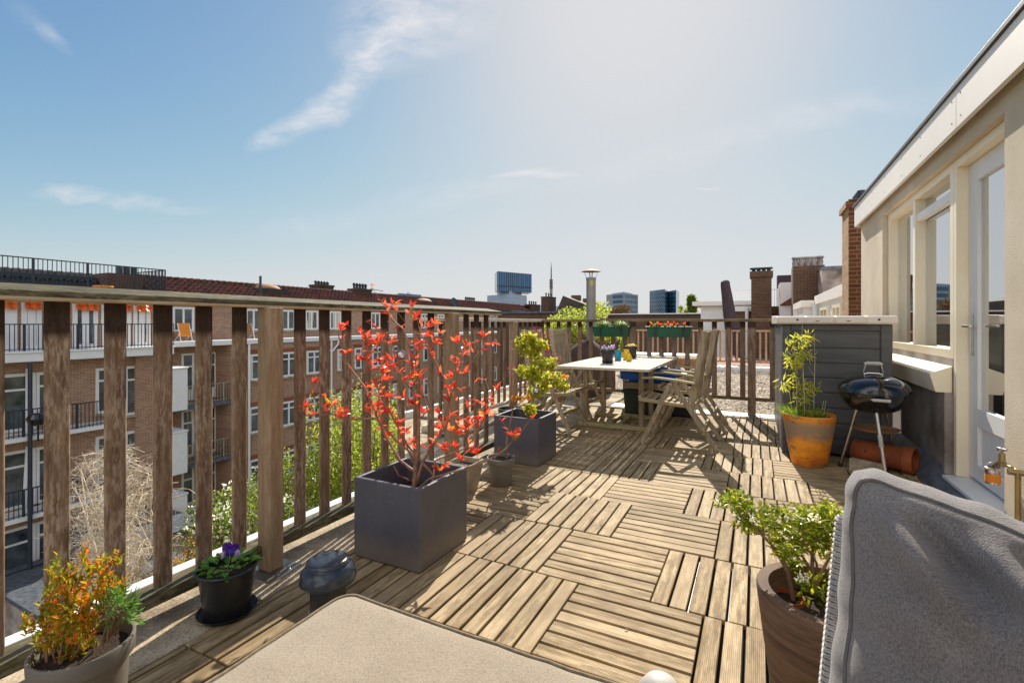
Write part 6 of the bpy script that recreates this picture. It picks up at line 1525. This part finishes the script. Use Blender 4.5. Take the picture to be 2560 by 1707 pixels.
# ---- skyline
def tmat(name, c1, c2, mo, bw, bh, rough=.12, ms=.12):
    m = Mt(name); sp = m.sep(); cb_ = m.n('ShaderNodeCombineXYZ'); m.l(m.math('ADD', sp[0], sp[1]), cb_.inputs[0]); m.l(sp[2], cb_.inputs[1])
    b_ = m.n('ShaderNodeTexBrick'); b_.offset = 0; m.l(cb_.outputs[0], b_.inputs['Vector']); b_.inputs['Scale'].default_value = 1; b_.inputs['Brick Width'].default_value = bw; b_.inputs['Row Height'].default_value = bh; b_.inputs['Mortar Size'].default_value = ms; b_.inputs['Color1'].default_value = c1; b_.inputs['Color2'].default_value = c2; b_.inputs['Mortar'].default_value = mo
    m.color(b_.outputs['Color']); m.set(rough, spec=.6); return m.m
g1 = tmat('blue curtain wall', srgb(84, 124, 162), srgb(70, 106, 144), srgb(36, 54, 78), 4.6, 30, .15, 1.1)
g2 = tmat('pale panel wall', srgb(168, 180, 194), srgb(158, 172, 188), srgb(140, 152, 168), 14, 5, .4, .2)
g3 = tmat('grid curtain wall', srgb(84, 112, 136), srgb(70, 96, 118), srgb(150, 160, 164), 5, 6, .2, 1.2)
g4 = tmat('teal glass wall', srgb(76, 124, 152), srgb(96, 144, 170), srgb(50, 80, 100), 6, 5, .1, .9)
tw = thing('office_tower', 'stacked blue glass office tower with a wide overhanging upper block', 'office tower', (at(1270, 808, 600).x, at(1270, 808, 600).y, GZ))
def obl(par, nm, a, b_, c_, yt, yb, mat, z):       # prism with corner b_ nearest: left face a..b_, right face b_..c_
    A = at(a, 808, z * 1.06); B = at(b_, 808, z); C_ = at(c_, 808, z * 1.06); D = A + C_ - B; zt, zb = hh(yt, z), (hh(yb, z) if yb else GZ)
    q = [A, B, C_, D]; vs = [Vector((p.x, p.y, zb)) for p in q] + [Vector((p.x, p.y, zt)) for p in q]; m_ = MB(); m_.add(vs, [(0, 3, 2, 1), (4, 5, 6, 7), (0, 1, 5, 4), (1, 2, 6, 5), (2, 3, 7, 6), (3, 0, 4, 7)]); return m_.build(nm, mat, par)
obl(tw, 'base', 1218, 1275, 1317, 735, 0, g2, 600); obl(tw, 'neck', 1243, 1275, 1304, 727, 736, g2, 608); obl(tw, 'upper_block', 1237, 1243, 1329, 678, 727, g1, 598)
t = thing('office_tower', 'square grey-blue office tower with gridded facade, right of the flue', 'office tower', (at(1555, 808, 560).x, at(1555, 808, 560).y, GZ)); obl(t, 'facade', 1516, 1562, 1595, 733, 0, g3, 560); obl(t, 'plant_room', 1530, 1560, 1580, 729.5, 733.5, g2, 575)
t = thing('office_tower', 'teal glass office tower with diagonal bracing, left of the poplar', 'office tower', (at(1660, 808, 580).x, at(1660, 808, 580).y, GZ)); obl(t, 'facade', 1624, 1662, 1671, 723, 0, g4, 580); obl(t, 'wing', 1668, 1690, 1698, 724.5, 0, g4, 584)
b = MB(); A = at(1624, 808, 580 * 1.06); B = at(1662, 808, 580); off = Vector((sn, -cs, 0)) * 1.0 
for k in range(-6, 8):
    for s in (1, -1):
        for seg in range(12):
            t0 = (k + seg * .5 * 1) / 8; t1 = (k + (seg + 1) * .5) / 8
            if s < 0: t0, t1 = 1 - t0, 1 - t1
            if not (0 <= min(t0, t1) and max(t0, t1) <= 1): continue
            z0_, z1_ = hh(783 - seg * 5, 580), hh(783 - (seg + 1) * 5, 580)
            p0_ = A.lerp(B, t0); p1_ = A.lerp(B, t1); b.tube([Vector((p0_.x, p0_.y, z0_)) + off, Vector((p1_.x, p1_.y, z1_)) + off], .3, 4)
b.build('bracing', M['alu'], t)
t = thing('office_tower', 'low blue glass office block just above the tiled roof ridge', 'office tower', (at(1020, 808, 520).x, at(1020, 808, 520).y, GZ)); obl(t, 'facade', 984, 997, 1053, 733, 0, tmat('light blue glass', srgb(96, 160, 210), srgb(80, 140, 196), srgb(60, 84, 104), 6.2, 5, .1, .4), 520); obl(t, 'plant_room', 1016, 1020, 1028, 729, 733.2, g3, 540)
t = thing('distant_block', 'pale distant block low on the skyline left of the mast', 'building', (at(1340, 808, 700).x, at(1340, 808, 700).y, GZ)); obl(t, 'facade', 1318, 1350, 1400, 763, 0, g2, 700)
mt = thing('radio_mast', 'slim telecom mast with round platforms on the skyline', 'mast', (at(1378, 808, 640).x, at(1378, 808, 640).y, GZ)); mx_, my_ = mt.location.x, mt.location.y; k = 640 / F
b = MB(); H = lambda py: hh(py, 640); b.lathe(mx_, my_, [(2.4, GZ), (1.9, H(735)), (1.6, H(700)), (1.3, H(697))], 12); b.build('shaft', M['stucco_low'], mt, smooth=True)
b = MB(); b.lathe(mx_, my_, [(.9, H(700)), (.7, H(672)), (.3, H(662)), (.15, H(655))], 8); b.build('antenna', M['iron'], mt)
b = MB()
for py in (700, 703.5, 707, 710.5, 714, 717.5, 721): b.lathe(mx_, my_, [(1.2, H(py + .9)), (2.5, H(py + .8)), (2.5, H(py - .6)), (1.2, H(py - .6))], 14)
b.build('platform', M['iron'], mt)
cr_ = thing('tower_crane', 'faint distant crane jib above the tiled roof', 'crane', (at(920, 730, 900).x, at(920, 730, 900).y, GZ)); b = MB(); b.tube([at(925, 722, 900), at(958, 728, 900)], .6, 4); b.tube([at(927, 719, 900), at(935, 723.6, 900)], .3, 4); b.build('jib', M['alu'], cr_); b = MB(); b.tube([Vector((cr_.location.x, cr_.location.y, GZ)), at(922, 721, 900)], .7, 4); b.build('tower', M['alu'], cr_)
tree('poplar_tree', 'pointed poplar on the skyline right of the office towers', 1731, 762, 120, 26, 42, M['tree_g'], 2600, .55, 12)
tree('distant_tree', 'thin leafy tree on the skyline left of the poplar', 1712, 772, 125, 30, 22, M['tree_y'], 700, .45, 7)
tree('distant_tree', 'brown leafless treetop in front of the gridded office tower', 1545, 782, 100, 62, 34, plain('bare twig haze', srgb(150, 118, 76), srgb(120, 92, 60), 3, .9), 2600, .4, 14)
# city roofs far off, filling the strip up to the horizon
ct_ = MB()
for k in range(260):
    z = rnd.uniform(140, 1400); px = rnd.uniform(-400, 2900); c = at(px, 808, z); w_ = rnd.uniform(6, 16); h_ = rnd.uniform(6, 12.5); ct_.box(c.x - w_, c.x + w_, c.y - w_, c.y + w_, GZ, GZ + h_, rnd.choice((0, 0, 2)))
co_ = ct_.build('city', plain('far roofs', srgb(150, 120, 100), srgb(120, 100, 90), .02, .9, bump=0), kind='stuff'); co_['label'] = 'far mass of low city roofs reaching to the horizon'; co_['category'] = 'city'
